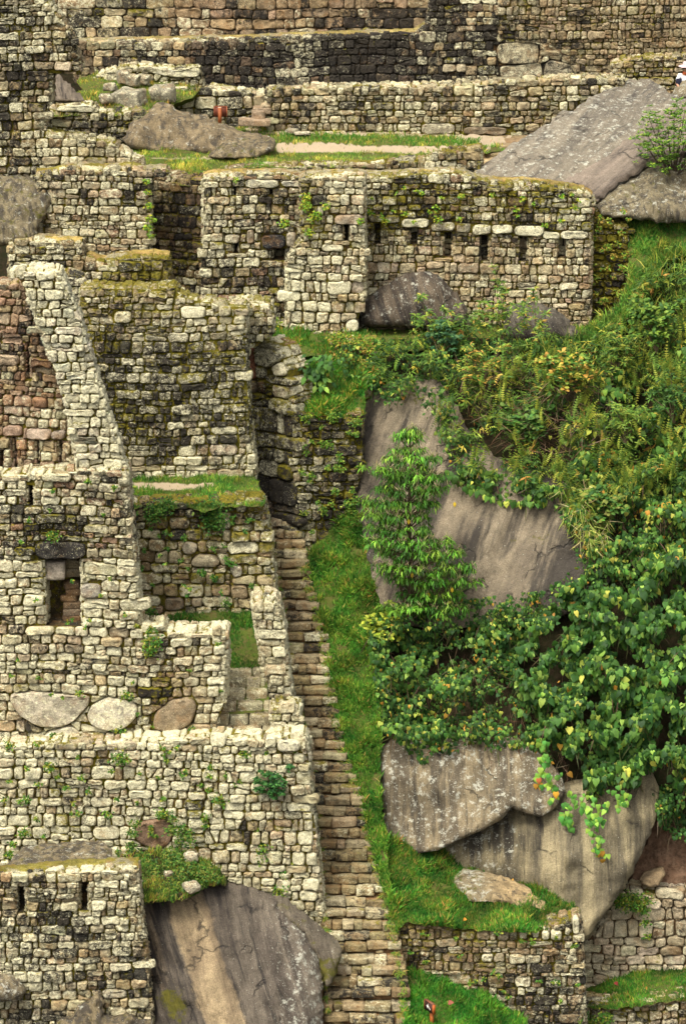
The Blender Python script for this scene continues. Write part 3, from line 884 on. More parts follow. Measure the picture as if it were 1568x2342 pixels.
wall('gable_wall', 'bright lichen-white leaning gable end above the doorway building',
     [(22, 622), (60, 618), (135, 617), (160, 680), (185, 740), (215, 843), (245, 943), (266, 1000), (280, 1053), (290, 1077), (240, 1082), (178, 1083), (172, 1040), (155, 948), (130, 860), (115, 828), (95, 770), (80, 728), (60, 670), (45, 640), (25, 632)], (95.55,),
     h=.26, w=.46, pal=[(.58, .55, .42), (.53, .50, .38), (.48, .46, .35), (.60, .57, .46)], wx=const(.85, .0, .16), thick=.7, seed=6, bulge=.055, ragged=.15)
wall('inner_wall', 'reddish inner house wall with tall narrow slots beside the white gable',
     [(-60, 655), (22, 650), (45, 640), (62, 670), (82, 728), (117, 828), (135, 880), (157, 948), (182, 1068), (184, 1092), (-60, 1094)], (-60, 97.0, 180, 96.3),
     h=.26, w=.30, pal=RED + RED + TAN[:2] + GREY[:1], wx=lambda u, v: (.25 + .2 * sm(v, 950, 1050), .08 - .15 * sm(v, 900, 1000), .12), seed=7, thick=.8, bulge=.08,
     holes=[(29, 1000, 40, 1083, .5), (80, 1005, 90, 1062, .5), (131, 1008, 144, 1080, .5), (58, 782, 68, 868, .5), (-6, 1030, 9, 1083, .5)],
     specials=[((62, 979, 118, 1005), (.46, .36, .29), (.05, .05, 0), .14), ((8, 973, 52, 998), (.38, .27, .21), (.1, .2, 0), .12), ((118, 984, 152, 1006), (.33, .27, .23), (.1, .4, 0), .12)])

wall('terrace_wall', 'tan rubble terrace wall under the grass ledge, between doorway building and staircase',
     [(285, 1150), (340, 1152), (420, 1150), (500, 1146), (560, 1143), (598, 1143), (603, 1160), (607, 1180), (615, 1230), (622, 1300), (631, 1386), (600, 1390), (575, 1402), (575, 1440), (285, 1470)], (285, 99.1, 620, 98.9),
     style='rubble', h=.30, w=.38, pal=TAN + GREY[:3] + PALE[:2],
     colfn=lambda u, v: (BROWN + RED[:1]) if (u < 365 and v > 1230) else (PALE[:3] + TAN[:1] if u > 585 else TAN[:4] + GREY[:3]),  # brown lower left: shade of the corner painted into the stones
     wx=lambda u, v: (.42, .15 + .3 * (v < 1220), .38 + .1 * nz2(u, v, 50)), seed=8, bulge=.07, thick=.8,
     specials=[([(417, 1252), (424, 1238), (440, 1237), (452, 1246), (452, 1262), (436, 1270), (420, 1266)], (.42, .37, .29), (.4, 0, 0), .1),
               ([(434, 1288), (450, 1266), (495, 1270), (506, 1290), (495, 1300), (445, 1298)], (.36, .31, .22), (.3, .1, .2), .1),
               ((375, 1366, 422, 1396), (.2, .165, .12), (.2, .2, .2)), ([(522, 1300), (530, 1292), (548, 1292), (556, 1302), (552, 1318), (534, 1320)], (.40, .36, .3), (.4, 0, 0), .1)])

def wx8(u, v):
    mid = math.exp(-((v - 880) / 130) ** 2) * sm(u, 180, 260)
    low = sm(v, 985, 1030)
    return (.46 + .15 * low, 1.35 * mid * (1 - .55 * sm(u, 500, 575)) + .1, .30 - .2 * low + .15 * (v < 720))
wall('stone_wall', 'big mossy wall, black-stained in the middle and pale at its foot, above the grass ledge',
     [(183, 660), (225, 656), (262, 662), (300, 661), (340, 664), (398, 656), (405, 670), (427, 684), (452, 690), (480, 692), (520, 702), (561, 704), (560, 773), (562, 840), (567, 930), (574, 1010), (583, 1100), (240, 1112), (185, 900)], (183, 102.1, 580, 101.8),
     h=.245, w=.36, pal=PALE + GREY[:3], wx=wx8, seed=9, thick=.85, top=None, bulge=.06, foff=-.045, joint=((.14, .11, .03), (.05, .1, .9)),
     specials=[((500, 700, 531, 725), PALE[0]), ((413, 700, 470, 728), (.42, .39, .31), (.7, .1, .2)), ((260, 712, 302, 738), PALE[1], (.6, .2, .3))])
wall('stone_wall', 'short lichen-capped return of wall standing behind the top right corner of the black-stained wall',
     [(520, 702), (570, 697), (618, 703), (626, 735), (622, 770), (600, 779), (590, 792), (560, 803), (540, 800)], (102.9,),
     h=.26, w=.40, pal=PALE[:3] + GREY[:2], wx=const(.8, .25, .35), seed=10, thick=1.2)
wall('passage_wall', 'black-stained, shade-darkened inner side of the passage at the top of the long staircase',
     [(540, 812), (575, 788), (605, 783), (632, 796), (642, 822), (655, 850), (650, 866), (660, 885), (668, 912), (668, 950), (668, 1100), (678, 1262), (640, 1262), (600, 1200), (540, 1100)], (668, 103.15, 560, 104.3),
     h=.42, w=.62, pal=[(.16, .135, .10), (.22, .18, .12), (.12, .10, .075), (.26, .22, .15), (.22, .13, .08)], wx=lambda u, v: (.42 + .3 * (u > 632) * (v < 960), 1.0 - .45 * (u > 632) * (v < 960), .35), seed=11, thick=.9,  # besides real stains, the passage's shade is put into these dark colours
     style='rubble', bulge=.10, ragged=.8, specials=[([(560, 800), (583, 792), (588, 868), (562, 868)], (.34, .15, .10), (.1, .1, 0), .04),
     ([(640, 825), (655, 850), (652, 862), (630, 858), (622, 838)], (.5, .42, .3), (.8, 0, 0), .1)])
wall('terrace_wall', 'dark weedy mossy wall on the right at the head of the long staircase',
     [(664, 938), (690, 946), (724, 950), (760, 952), (790, 948), (827, 943), (828, 1050), (822, 1100), (815, 1130), (800, 1190), (770, 1230), (745, 1262), (690, 1275), (680, 1245), (670, 1100)], (103.15,),
     h=.26, w=.40, pal=BROWN + GREY[1:4], colfn=lambda u, v: GREY + PALE[:2] if u < 705 else BROWN[:2] + GREY[1:4],
     wx=lambda u, v: (.28 if u > 710 else .5, .78, .42), seed=12, thick=.9, joint=((.035, .032, .016), (.0, .1, .8)))
wall('parapet_wall', 'narrow upright parapet of white blocks between the small lawn and the staircase',
     [(577, 1380), (600, 1371), (632, 1380), (640, 1402), (648, 1440), (655, 1500), (661, 1560), (668, 1605), (672, 1622), (612, 1622), (606, 1580), (600, 1540), (592, 1480), (582, 1430)], (96.6,),
     h=.27, w=.40, pal=PALE, wx=const(.6, .22, .12), seed=13, thick=1.3, ragged=.1)
wall('parapet_wall', 'lowest stub of the white parapet, beside the bottom of the five small steps',
     [(619, 1622), (650, 1618), (683, 1620), (686, 1660), (692, 1702), (622, 1702)], (95.3,), h=.28, w=.42, pal=PALE, wx=const(.6, .15, .25), seed=14, thick=.9, ragged=.1)

wall('stone_wall', 'small ruined overgrown terrace wall at the top of the green bank, below the projecting pier',
     [(748, 775), (765, 762), (800, 766), (850, 768), (862, 800), (860, 850), (850, 905), (822, 915), (808, 880), (785, 850), (765, 812)], (105.2,),
     style='rubble', h=.24, w=.36, pal=BROWN + GREY[:3], wx=const(.4, .4, .55), seed=41, thick=.5, ragged=.9, batter=.75, prot=.07, joint=((.06, .07, .015), (0, 0, .8)), sides=False)
# right hand lower walls
def wxj(u, v): return (.30 + .25 * sm(u, 1080, 1300), .22 + .25 * sm(u, 1000, 1250), .30 - .25 * sm(u, 1100, 1300) + .15 * (v < 2160))
wall('retaining_wall', 'brown retaining wall under the grass terrace right of the staircase foot',
     [(868, 2128), (900, 2118), (980, 2112), (1100, 2124), (1180, 2127), (1250, 2124), (1300, 2108), (1322, 2098), (1328, 2150), (1333, 2220), (1340, 2420), (868, 2420)], (905, 94.25, 1330, 94.1),
     style='rubble', h=.23, w=.30, pal=BROWN + TAN[:2] + GREY[:1], colfn=lambda u, v: BROWN + TAN[1:3] if u < 1120 else BROWN[2:] + TAN[:3] + GREY[:2], wx=wxj, seed=15, thick=.8, gap=.012,
     specials=[((1186, 2130, 1205, 2146), PALE[4], (.7, 0, 0)), ((1215, 2128, 1232, 2144), PALE[0], (.8, 0, 0)), ((1238, 2130, 1256, 2150), PALE[2], (.7, 0, 0)), ((1258, 2126, 1284, 2152), PALE[2], (.9, 0, 0)), ((1290, 2122, 1302, 2140), PALE[2], (.8, 0, 0)), ((1306, 2096, 1324, 2136), (.55, .5, .42), (.8, 0, 0))])
wall('retaining_wall', 'newer cream-coloured rubble wall beneath the overhanging rock, lower right',
     [(1336, 2165), (1370, 2120), (1405, 2068), (1440, 2038), (1470, 2046), (1500, 2048), (1568, 2040), (1640, 2036), (1640, 2310), (1336, 2310)], (97.3,),
     style='rubble', h=.33, w=.40, pal=[(.52, .45, .33), (.48, .41, .30), (.56, .49, .37), (.44, .36, .26), (.5, .44, .34)],
     colfn=lambda u, v: [(.62, .54, .38), (.66, .58, .42), (.57, .49, .35)] if u < 1500 else [(.42, .34, .24), (.36, .28, .19), (.5, .43, .33)],
     wx=lambda u, v: (.1, -.5 + .5 * sm(u, 1480, 1560), .05 + .25 * (1470 < u < 1500)), seed=16, thick=.8, bulge=.05, gap=.010, joint=((.09, .065, .04), (0, .2, .2)))
wall('retaining_wall', 'lowest rubble wall in the bottom right corner, below a strip of grass',
     [(1320, 2296), (1400, 2302), (1480, 2292), (1568, 2285), (1640, 2282), (1640, 2420), (1320, 2420)], (95.2,),
     style='rubble', h=.27, w=.31, pal=TAN + BROWN[2:4] + GREY[:2], wx=const(.35, .25, .25), seed=17, thick=.8)

# ------------------------------------------------------------------ middle band
def wx15(u, v): return (.55, .38 + .2 * nz2(u, v, 60), .22)
wall('stone_wall', 'rough lichen-spotted wall in the upper left, under the stepped wall top',
     [(82, 402), (120, 398), (150, 388), (175, 385), (235, 390), (300, 386), (335, 393), (380, 391), (386, 402), (345, 408), (342, 520), (340, 640), (330, 780), (100, 780), (95, 640), (85, 600)], (106.5,),
     h=.25, w=.33, pal=GREY + TAN[:3] + RED[:1] + PALE[:2], wx=wx15, seed=20, thick=.9, top=TURF)
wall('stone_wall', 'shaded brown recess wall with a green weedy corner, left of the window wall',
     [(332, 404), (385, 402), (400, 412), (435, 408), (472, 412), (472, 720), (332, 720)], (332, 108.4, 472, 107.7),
     h=.27, w=.34, pal=BROWN + [(.14, .10, .07)], wx=const(.22, .42, .32), seed=21, thick=.9)  # dark browns carry the shade of the recess in the stone colour
wall('stone_wall', 'low wall with a mossy yellow top in the middle left, before the shaded recess',
     [(20, 562), (32, 555), (75, 551), (130, 556), (185, 560), (195, 592), (240, 603), (262, 596), (300, 592), (350, 588), (386, 592), (388, 660), (380, 720), (140, 780), (100, 700), (20, 660)], (105.3,),
     h=.25, w=.34, pal=GREY + TAN[:2] + BROWN[:2], wx=lambda u, v: (.5, .35, .22 + .35 * (u > 230)), seed=22, thick=.9, top=MUST)
wall('stone_wall', 'dark wall sliver seen between the white gable and the black-stained wall',
     [(120, 622), (150, 628), (190, 640), (192, 668), (262, 664), (262, 760), (262, 860), (130, 860)], (103.9,),
     h=.24, w=.36, pal=GREY + TAN[:1] + BROWN[:1], wx=const(.45, .50, .25), seed=23, thick=.9)
def wx28(u, v):
    return (.55, .30 + .36 * math.exp(-((v - 600) / 110) ** 2) - .2 * (u > 620 and v > 600), .22)
wall('window_wall', 'wall with a jet-black lintel over a small dark window, centre left',
     [(463, 408), (500, 402), (560, 402), (640, 401), (665, 404), (700, 412), (705, 500), (715, 545), (700, 790), (463, 790)], (463, 107.1, 700, 106.9),
     h=.25, w=.31, pal=GREY[:3] + TAN[:2] + RED[:1] + BROWN[:1] + PALE[:2], wx=wx28, seed=24, thick=.9, top=MUST,
     holes=[(531, 556, 547, 580, .6), (622, 569, 653, 596, .7), (530, 428, 543, 448, .4), (613, 433, 624, 446, .4)],
     specials=[((597, 536, 653, 568), (.025, .025, .028), (.25, .3, 0), .12), ((654, 531, 678, 566), (.42, .37, .29), (.3, 0, 0), .12),
               ((513, 537, 549, 556), (.36, .32, .25), (.5, .1, 0), .1), ((559, 411, 640, 430), (.38, .36, .30), (.7, .1, 0), .12), ((642, 414, 697, 428), (.38, .36, .31), (.7, 0, 0), .12), ((562, 524, 582, 558), (.36, .30, .22), (.2, .1, 0), .1)])
wall('pilaster_wall', 'bright projecting pier with a slit niche and yellow moss between window wall and niche wall',
     [(686, 414), (700, 406), (760, 404), (833, 403), (834, 520), (836, 600), (834, 690), (816, 735), (800, 762), (730, 768), (655, 775), (655, 600), (668, 570), (690, 545)], (106.55,),
     h=.26, w=.34, pal=PALE + TAN[:2] + GREY[:1], wx=lambda u, v: (.5, .15 + .25 * (u < 700), .15 + .50 * math.exp(-((u - 705) / 32) ** 2 - ((v - 490) / 90) ** 2)), seed=25, thick=.95, top=MUST,
     holes=[(783, 514, 800, 553, .5)], specials=[((763, 490, 830, 513), (.42, .35, .27), (.3, .05, .1), .12), ((736, 560, 785, 575), PALE[2], (.7, 0, .1), .1),
               ([(787, 748), (790, 735), (812, 728), (823, 742), (818, 758), (792, 762)], (.5, .46, .40), (.8, .1, 0), .14)])
def wx30(u, v):
    up = 1 - sm(v, 520, 600)
    return (.35 + .2 * up, .10 + .48 * up * (.6 + .4 * sm(v, 560, 500)), .10 + .35 * up)
NICH = [(853, 512, 873, 558), (936, 522, 957, 560), (1013, 532, 1034, 588), (1096, 537, 1118, 597), (1185, 542, 1207, 598), (1274, 548, 1296, 590)]
wall('niche_wall', 'long curving wall with a row of six dark niches, above the half-buried boulder',
     [(828, 404), (860, 405), (900, 403), (960, 399), (1000, 398), (1040, 395), (1062, 402), (1085, 412), (1150, 421), (1200, 420), (1250, 426), (1300, 432), (1335, 440), (1352, 452), (1360, 468), (1352, 500), (1352, 600), (1348, 745), (1350, 790), (828, 790)], (828, 108.05, 1350, 107.9),
     h=.25, w=.30, pal=TAN, colfn=lambda u, v: (TAN + PALE[:3] + RED[3:4]) if v > 545 else (GREY[:3] + TAN[:2] + PALE[:2] + RED[:1] + BROWN[:2]), wx=wx30, seed=26, thick=.8, top=MUST, und=.07,
     holes=[n + (.45,) for n in NICH],
     specials=[((841, 490, 876, 509), (.30, .28, .20), (.6, .2, .5), .12), ((878, 492, 914, 510), (.26, .24, .18), (.6, .2, .5), .12), ((916, 499, 981, 520), (.42, .40, .32), (.8, .1, .2), .12), ((984, 508, 1040, 530), (.32, .29, .22), (.6, .3, .3), .12),
               ((1042, 510, 1076, 532), (.30, .27, .20), (.6, .3, .3), .12), ((1078, 512, 1122, 536), (.34, .32, .25), (.7, .3, .3), .12), ((1124, 514, 1172, 536), (.34, .31, .24), (.7, .3, .2), .12), ((1174, 517, 1243, 540), (.42, .40, .31), (.8, .1, .2), .12),
               ((1240, 528, 1280, 546), (.40, .38, .30), (.8, .2, .2), .12), ((1281, 528, 1345, 546), (.42, .40, .32), (.8, .1, .1), .12)])
wall('stone_wall', 'dark overgrown wall end where the niche wall meets the green slope',
     [(1345, 470), (1360, 480), (1375, 508), (1405, 512), (1434, 517), (1437, 600), (1430, 660), (1400, 720), (1350, 760), (1345, 700)], (108.5,),
     h=.26, w=.36, pal=BROWN[:2] + GREY[1:3], wx=const(.35, .55, .60), seed=27, thick=.9, joint=((.035, .032, .016), (.0, .1, .8)))

# ------------------------------------------------------------------ upper band
wall('retaining_wall', 'low dark retaining wall between the upper lawn and the top of the niche wall',
     [(512, 392), (516, 385), (560, 381), (680, 377), (784, 376), (880, 371), (972, 364), (1000, 353), (1020, 346), (1064, 343), (1100, 338), (1100, 380), (1085, 430), (512, 430)], (512, 110.9, 1085, 110.4),
     h=.24, w=.40, pal=BROWN + GREY[:3] + TAN[1:2], wx=const(.4, .35, .35), seed=30, thick=.5)
wall('stone_wall', 'tall rough wall filling the top left corner, ending in a ragged right edge',
     [(-60, -60), (100, -60), (108, 0), (128, 30), (150, 60), (172, 92), (168, 110), (183, 140), (184, 172), (120, 168), (117, 200), (120, 238), (106, 255), (103, 300), (150, 312), (200, 318), (262, 328), (272, 340), (300, 362), (325, 372), (327, 402), (170, 408), (120, 412), (60, 410), (-60, 410)], (107.4,),
     h=.25, w=.33, pal=GREY + TAN[:2] + BROWN[:2] + PALE[:2], wx=lambda u, v: (.5, .34 + .25 * sm(-u, -120, -20), .22), seed=31, thick=.9)
wall('ashlar_wall', 'finely fitted tan block wall along the very top, left and centre',
     [(95, -60), (1100, -60), (1100, 110), (560, 112), (150, 125), (95, 100)], (119.1,),
     h=.37, w=.62, pal=TAN, colfn=lambda u, v: ([(.30, .215, .135), (.26, .185, .115), (.33, .24, .15), (.28, .20, .14)] if u > 375 else GREY[:3] + TAN[:3] + BROWN[2:4]),
     wx=lambda u, v: (.22, .34, .16) if u > 375 else (.35, .45, .25), seed=32, thick=.9, gap=.004, bulge=.045, prot=.006, split=.04, und=.05, hv=.12, joint=((.09, .07, .045), (0, .3, .2)))
def wx21(u, v):
    d = .85 * math.exp(-((u - 760) / 330) ** 2) + .2
    return (.34 if v < 140 else .20, d + .1, .16)
ASH = [(.20, .145, .095), (.16, .12, .085), (.24, .18, .12), (.11, .09, .07)]
wall('ashlar_wall', 'black-stained fitted block wall with three big pale blocks at its right end',
     [(172, 100), (300, 97), (560, 92), (750, 84), (950, 78), (975, 60), (1000, -60), (1135, -60), (1135, 90), (1140, 95), (1235, 97), (1310, 130), (1315, 220), (460, 232), (350, 215), (172, 190)], (118.0,),
     h=.27, w=.34, pal=ASH, colfn=lambda u, v: (ASH if 430 < u < 1000 else (ASH[:2] + TAN[:2] + GREY[:1])) if not (v > 130 and u > 985) else TAN[:3] + GREY[:3], wx=wx21, seed=33, thick=.9, gap=.005, bulge=.04, prot=.008, split=.05, und=.07, hv=.15,
     top=(.30, .24, .10), joint=((.05, .04, .028), (.1, .5, .2)),
     specials=[([(1134, 104), (1150, 98), (1210, 96), (1230, 102), (1231, 130), (1228, 145), (1190, 148), (1138, 146)], (.36, .31, .21), (.45, .40, .1), .03), ([(1140, 178), (1140, 152), (1180, 149), (1236, 142), (1239, 160), (1239, 182), (1190, 184)], (.35, .30, .21), (.45, .40, .1), .03),
               ([(1243, 180), (1246, 142), (1262, 136), (1300, 146), (1309, 160), (1309, 182)], (.30, .26, .19), (.4, .55, .1), .035), ((1112, 130, 1134, 150), TAN[0], (.2, 0, 0), .06), ((1011, 145, 1040, 165), TAN[4], (.2, 0, 0), .05), ((1042, 146, 1064, 166), TAN[4], (.2, 0, 0), .05)])
wall('stone_wall', 'high fish-scale wall of small light brown stones in the top right corner',
     [(1135, -60), (1640, -60), (1640, 240), (1318, 240), (1312, 134), (1235, 100), (1137, 96)], (118.0,),
     style='rubble', h=.235, w=.27, pal=[(.33, .265, .17), (.37, .30, .195), (.29, .225, .14), (.34, .285, .20)],
     colfn=lambda u, v: [(.35, .28, .18), (.39, .32, .21), (.31, .24, .15)] if u > 1250 - v * .3 else GREY[:3] + TAN[1:3], wx=lambda u, v: (.18, .12 + .45 * sm(-u, -1260, -1140), .24), seed=34, thick=.9, gap=.008, bulge=.055)
wall('retaining_wall', 'low wall of rounded stones along the back of the upper path',
     [(608, 218), (612, 206), (650, 203), (750, 200), (940, 198), (1100, 194), (1240, 181), (1330, 180), (1425, 177), (1425, 230), (1300, 330), (1180, 322), (1000, 320), (620, 312), (606, 290)], (600, 116.1, 1425, 115.9),
     style='rubble', h=.23, w=.33, pal=GREY[:3] + TAN[:3] + PALE[:2], wx=const(.38, .30, .15), seed=35, thick=.8, bulge=.065, specials=[((962, 282, 1040, 309), (.27, .24, .18), (.5, .1, .1), .14), ((1058, 290, 1160, 309), (.22, .18, .13), (.3, .2, .2), .14)])
wall('retaining_wall', 'short piece of wall left of the path steps, behind the wooden sign',
     [(403, 207), (460, 204), (540, 208), (585, 214), (606, 214), (606, 296), (480, 300), (425, 270), (403, 245)], (116.5,),
     h=.27, w=.42, pal=PALE[:3] + GREY[:3] + TAN[1:2], wx=const(.6, .25, .2), seed=36, thick=.8)
wall('stone_wall', 'tumbled pale lichen wall with a long capstone on the small upper-left lawn',
     [(215, 182), (240, 166), (268, 160), (295, 150), (350, 152), (400, 158), (458, 155), (464, 180), (462, 212), (405, 214), (400, 222), (350, 200), (260, 200)], (116.9,),
     style='rubble', h=.26, w=.42, pal=PALE + GREY[:2], wx=const(.75, .3, .2), seed=37, thick=.6, bulge=.12, specials=[([(305, 152), (350, 152), (410, 162), (458, 160), (460, 174), (400, 178), (340, 166)], (.42, .40, .33), (.8, .1, 0), .16)])
wall('retaining_wall', 'small squared-block wall with a flat capstone beneath the upper-left lawn',
     [(112, 248), (125, 242), (215, 240), (225, 256), (330, 256), (336, 275), (300, 300), (285, 335), (250, 330), (150, 318), (104, 304)], (113.6,),
     h=.27, w=.33, pal=GREY[:3] + PALE[:2], wx=const(.5, .25, .25), seed=38, thick=.7, specials=[([(126, 250), (130, 241), (210, 240), (219, 248), (216, 257), (140, 255)], (.42, .40, .33), (.8, .1, 0), .15)])
wall('stone_wall', 'broken wall end behind the visitor at the top right',
     [(1400, 152), (1420, 140), (1470, 133), (1560, 132), (1640, 130), (1640, 260), (1500, 240), (1470, 205), (1400, 195)], (117.2,),
     h=.24, w=.34, pal=TAN[:4] + GREY[:2], wx=const(.4, .2, .35), seed=39, thick=.8)
# ------------------------------------------------------------------ grounds (structure) and grass (stuff)
rg = np.random.default_rng(77)
ST = dict(kind='structure')
DRY = ((.06, .14, .012), (.12, .17, .02), (.22, .20, .04), (.26, .18, .06)); 
GRN = ((.035, .13, .012), (.06, .165, .014), (.11, .19, .02), (.20, .18, .05))

# upper lawn and path
def uppath(u, v):
    e = 0.0
    if v < 313 and u > 560: e = .62
    if 327 + (u - 640) * .022 < v < 352 - (u - 640) * .016 and u > 632: e = .95
    if u > 1040 and v < 335: e = .9
    if 340 < u < 600 and 356 < v < 364: e = .6
    return (e, 0, 0)
s_up = sheet('path', [(302, 350), (290, 310), (380, 262), (480, 262), (600, 284), (620, 298), (1000, 306), (1190, 314), (1230, 330), (1190, 345), (1115, 350), (1100, 345), (1040, 352), (970, 371), (880, 377), (784, 383), (680, 384), (560, 388), (522, 395), (516, 420), (440, 424), (380, 420), (330, 402)],
             [(330, 402, 109.2), (512, 412, 108.9), (520, 388, 111.0), (784, 378, 111.0), (970, 366, 110.9), (1050, 347, 111.2), (600, 345, 113.0), (330, 345, 112.8), (1000, 340, 112.9), (620, 300, 116.2), (1000, 305, 116.2), (400, 262, 116.6), (1200, 312, 115.9)],
             sp=9, amp=.06, nscale=.9, mat=M_GRASS, seed=1, wxfn=uppath, disp=(0, 0, 1), **ST)
gd = lambda u, v: max(0.03, 1 - 1.15 * uppath(u, v)[0])
grass('grass', 'short yellow-green turf on the upper terrace around the dirt path', s_up, 26000, rg, (.06, .12), ((.10, .20, .02), (.18, .26, .03), (.30, .32, .06), (.34, .28, .09)), (3, 4, 3, .7), dens=gd)
# ragged grass border between the two paths
mbb = MB(); n = 3800; q = rg.random(n); uu = 640 + q * 455; vv = 313 + q * 15 + rg.normal(0, 4.2, n); Yb = s_up.D(uu, vv)
Xb = Wn(uu, vv, Yb); scatter(mbb, BLADE, Xb - [0, 0, .03], np.array([0, -.2, .8]) + rnd3(rg, n, .5), np.array([0, -1, .5]) + rnd3(rg, n, .4), rg.uniform(.08, .2, n), pick(rg, n, GRN, (3, 3, 2, 2)), 1.4)
mbb.build('grass', M_BLADE, None, smooth=False, label='thin green grass verge between the two dirt paths', category='grass', kind='stuff')
# small upper-left lawn
s_ul = sheet('lawn', [(104, 268), (116, 240), (150, 220), (190, 205), (175, 185), (230, 168), (300, 165), (400, 178), (465, 205), (440, 224), (380, 246), (338, 262), (220, 262)],
             [(110, 266, 113.4), (330, 262, 113.6), (400, 262, 114.3), (180, 180, 117.0), (300, 168, 117.4), (460, 205, 116.6), (300, 215, 115.5)], sp=9, amp=.08, seed=2, disp=(0, 0, 1), **ST)
grass('grass', 'bright grass on the little upper-left lawn among the tumbled stones', s_ul, 5000, rg, (.06, .14), ((.10, .18, .02), (.18, .23, .03), (.30, .27, .06), (.30, .22, .07)), (4, 4, 3, 1))
# foot of the niche wall: tan earth, then turf
def foot(u, v): return (.95 if (v < 754 and 815 < u < 980) or (v < 757 and u < 690) else (.0), 0, 0)
s_ft = sheet('path', [(600, 800), (615, 772), (640, 757), (700, 752), (820, 738), (960, 735), (1200, 738), (1350, 742), (1330, 800), (1200, 802), (900, 800), (800, 798), (760, 806), (700, 815)],
             [(600, 800, 105.2), (640, 757, 106.9), (820, 740, 108.0), (1350, 742, 107.9), (1200, 800, 106.15), (900, 795, 105.95), (760, 800, 105.4), (700, 770, 106.2), (1320, 798, 106.4)], sp=10, amp=.06, seed=3, wxfn=foot, disp=(0, 0, 1), **ST)
grass('grass', 'low turf at the foot of the niche wall beside the tan earth', s_ft, 5000, rg, (.05, .12), GRN, (3, 4, 3, 1), dens=lambda u, v: 1 - foot(u, v)[0])
# green slope with the broad-leaved plant
s_sl = sheet('bank', [(600, 795), (622, 768), (700, 757), (770, 765), (850, 770), (870, 800), (862, 860), (835, 900), (832, 955), (800, 956), (760, 962), (690, 958), (668, 930), (662, 885), (655, 850), (640, 810), (625, 800)],
             [(600, 795, 105.6), (622, 765, 106.5), (760, 762, 106.3), (860, 770, 106.2), (690, 955, 103.3), (820, 950, 103.3), (740, 860, 104.3), (650, 860, 104.3), (850, 860, 104.6)], sp=10, amp=.18, nscale=.9, seed=4, mat=M_GRASS, **ST)
# grass ledge above the tan rubble wall
def ledge(u, v): return (.98 if (v < 1116 and u < 492 and v > 1103 + (u - 290) * .008) else 0, 0, 0)
s_lg = sheet('terrace', [(283, 1176), (286, 1100), (340, 1094), (500, 1089), (560, 1087), (584, 1092), (592, 1112), (600, 1132), (606, 1150), (598, 1158), (560, 1156), (500, 1160), (470, 1172), (430, 1160), (380, 1166), (330, 1158)],
             [(283, 1160, 98.95), (600, 1150, 98.85), (450, 1155, 98.85), (283, 1100, 101.8), (580, 1090, 101.8), (440, 1125, 100.2), (440, 1172, 98.65)], sp=8, amp=.09, seed=5, wxfn=ledge, disp=(0, -.3, 1), **ST)
grass('grass', 'thick green turf on the ledge below the black-stained wall', s_lg, 9000, rg, (.06, .15), ((.05, .15, .015), (.09, .19, .02), (.17, .23, .03), (.2, .2, .06)), (4, 4, 2, .6), dens=lambda u, v: 1 - ledge(u, v)[0])
# small walled lawn
s_ct = sheet('lawn', [(325, 1452), (340, 1425), (370, 1410), (420, 1402), (500, 1398), (590, 1396), (600, 1440), (606, 1500), (612, 1560), (614, 1625), (500, 1640), (505, 1560), (512, 1480), (500, 1460), (400, 1460)],
             [(325, 1450, 97.2), (340, 1425, 98.3), (590, 1398, 98.9), (430, 1402, 98.9), (610, 1560, 96.6), (505, 1560, 96.6), (612, 1625, 95.9), (500, 1640, 95.8), (560, 1480, 97.6)], sp=9, amp=.07, seed=6, **ST)
grass('grass', 'deep green grass in the small walled yard by the parapet', s_ct, 8000, rg, (.06, .14), ((.025, .11, .012), (.04, .14, .014), (.08, .17, .02), (.14, .14, .04)), (4, 4, 2, .6), poly=[(325, 1455), (340, 1425), (420, 1400), (600, 1390), (606, 1500), (610, 1540), (500, 1540), (500, 1460), (330, 1460)])
# long strip right of the staircase, from the dark wall down
s_st = sheet('bank', [(700, 1290), (706, 1262), (735, 1240), (752, 1215), (775, 1180), (815, 1150), (850, 1150), (880, 1250), (880, 1400), (885, 1500), (872, 1620), (872, 1700), (868, 1760), (872, 1850), (882, 1930), (890, 2010), (896, 2060), (912, 2140), (900, 2130), (885, 2060), (865, 2000), (846, 1930), (826, 1830), (806, 1775), (786, 1722), (768, 1640), (757, 1566), (742, 1456), (714, 1340)],
             [(700, 1290, YS(1285) - .05), (740, 1456, YS(1456) - .1), (755, 1566, YS(1566) - .1), (784, 1726, YS(1726) - .1), (824, 1829, YS(1829) - .1), (864, 2004, YS(2004) - .1), (900, 2130, YS(2130) - .1), (740, 1240, 103.0), (830, 1150, 103.1), (860, 1300, 102.1), (870, 1500, 100.3), (872, 1700, YS(1700) - .15), (872, 1850, YS(1850) - .3), (890, 2010, YS(2010) - .3)],
             sp=10, amp=.16, nscale=1.0, seed=7, mat=M_GRASS, **ST)
grass('grass', 'long grassy strip running down the right side of the staircase', s_st, 32000, rg, (.09, .22), ((.045, .15, .014), (.08, .20, .02), (.15, .25, .03), (.24, .19, .05)), (4, 4, 3, .8))
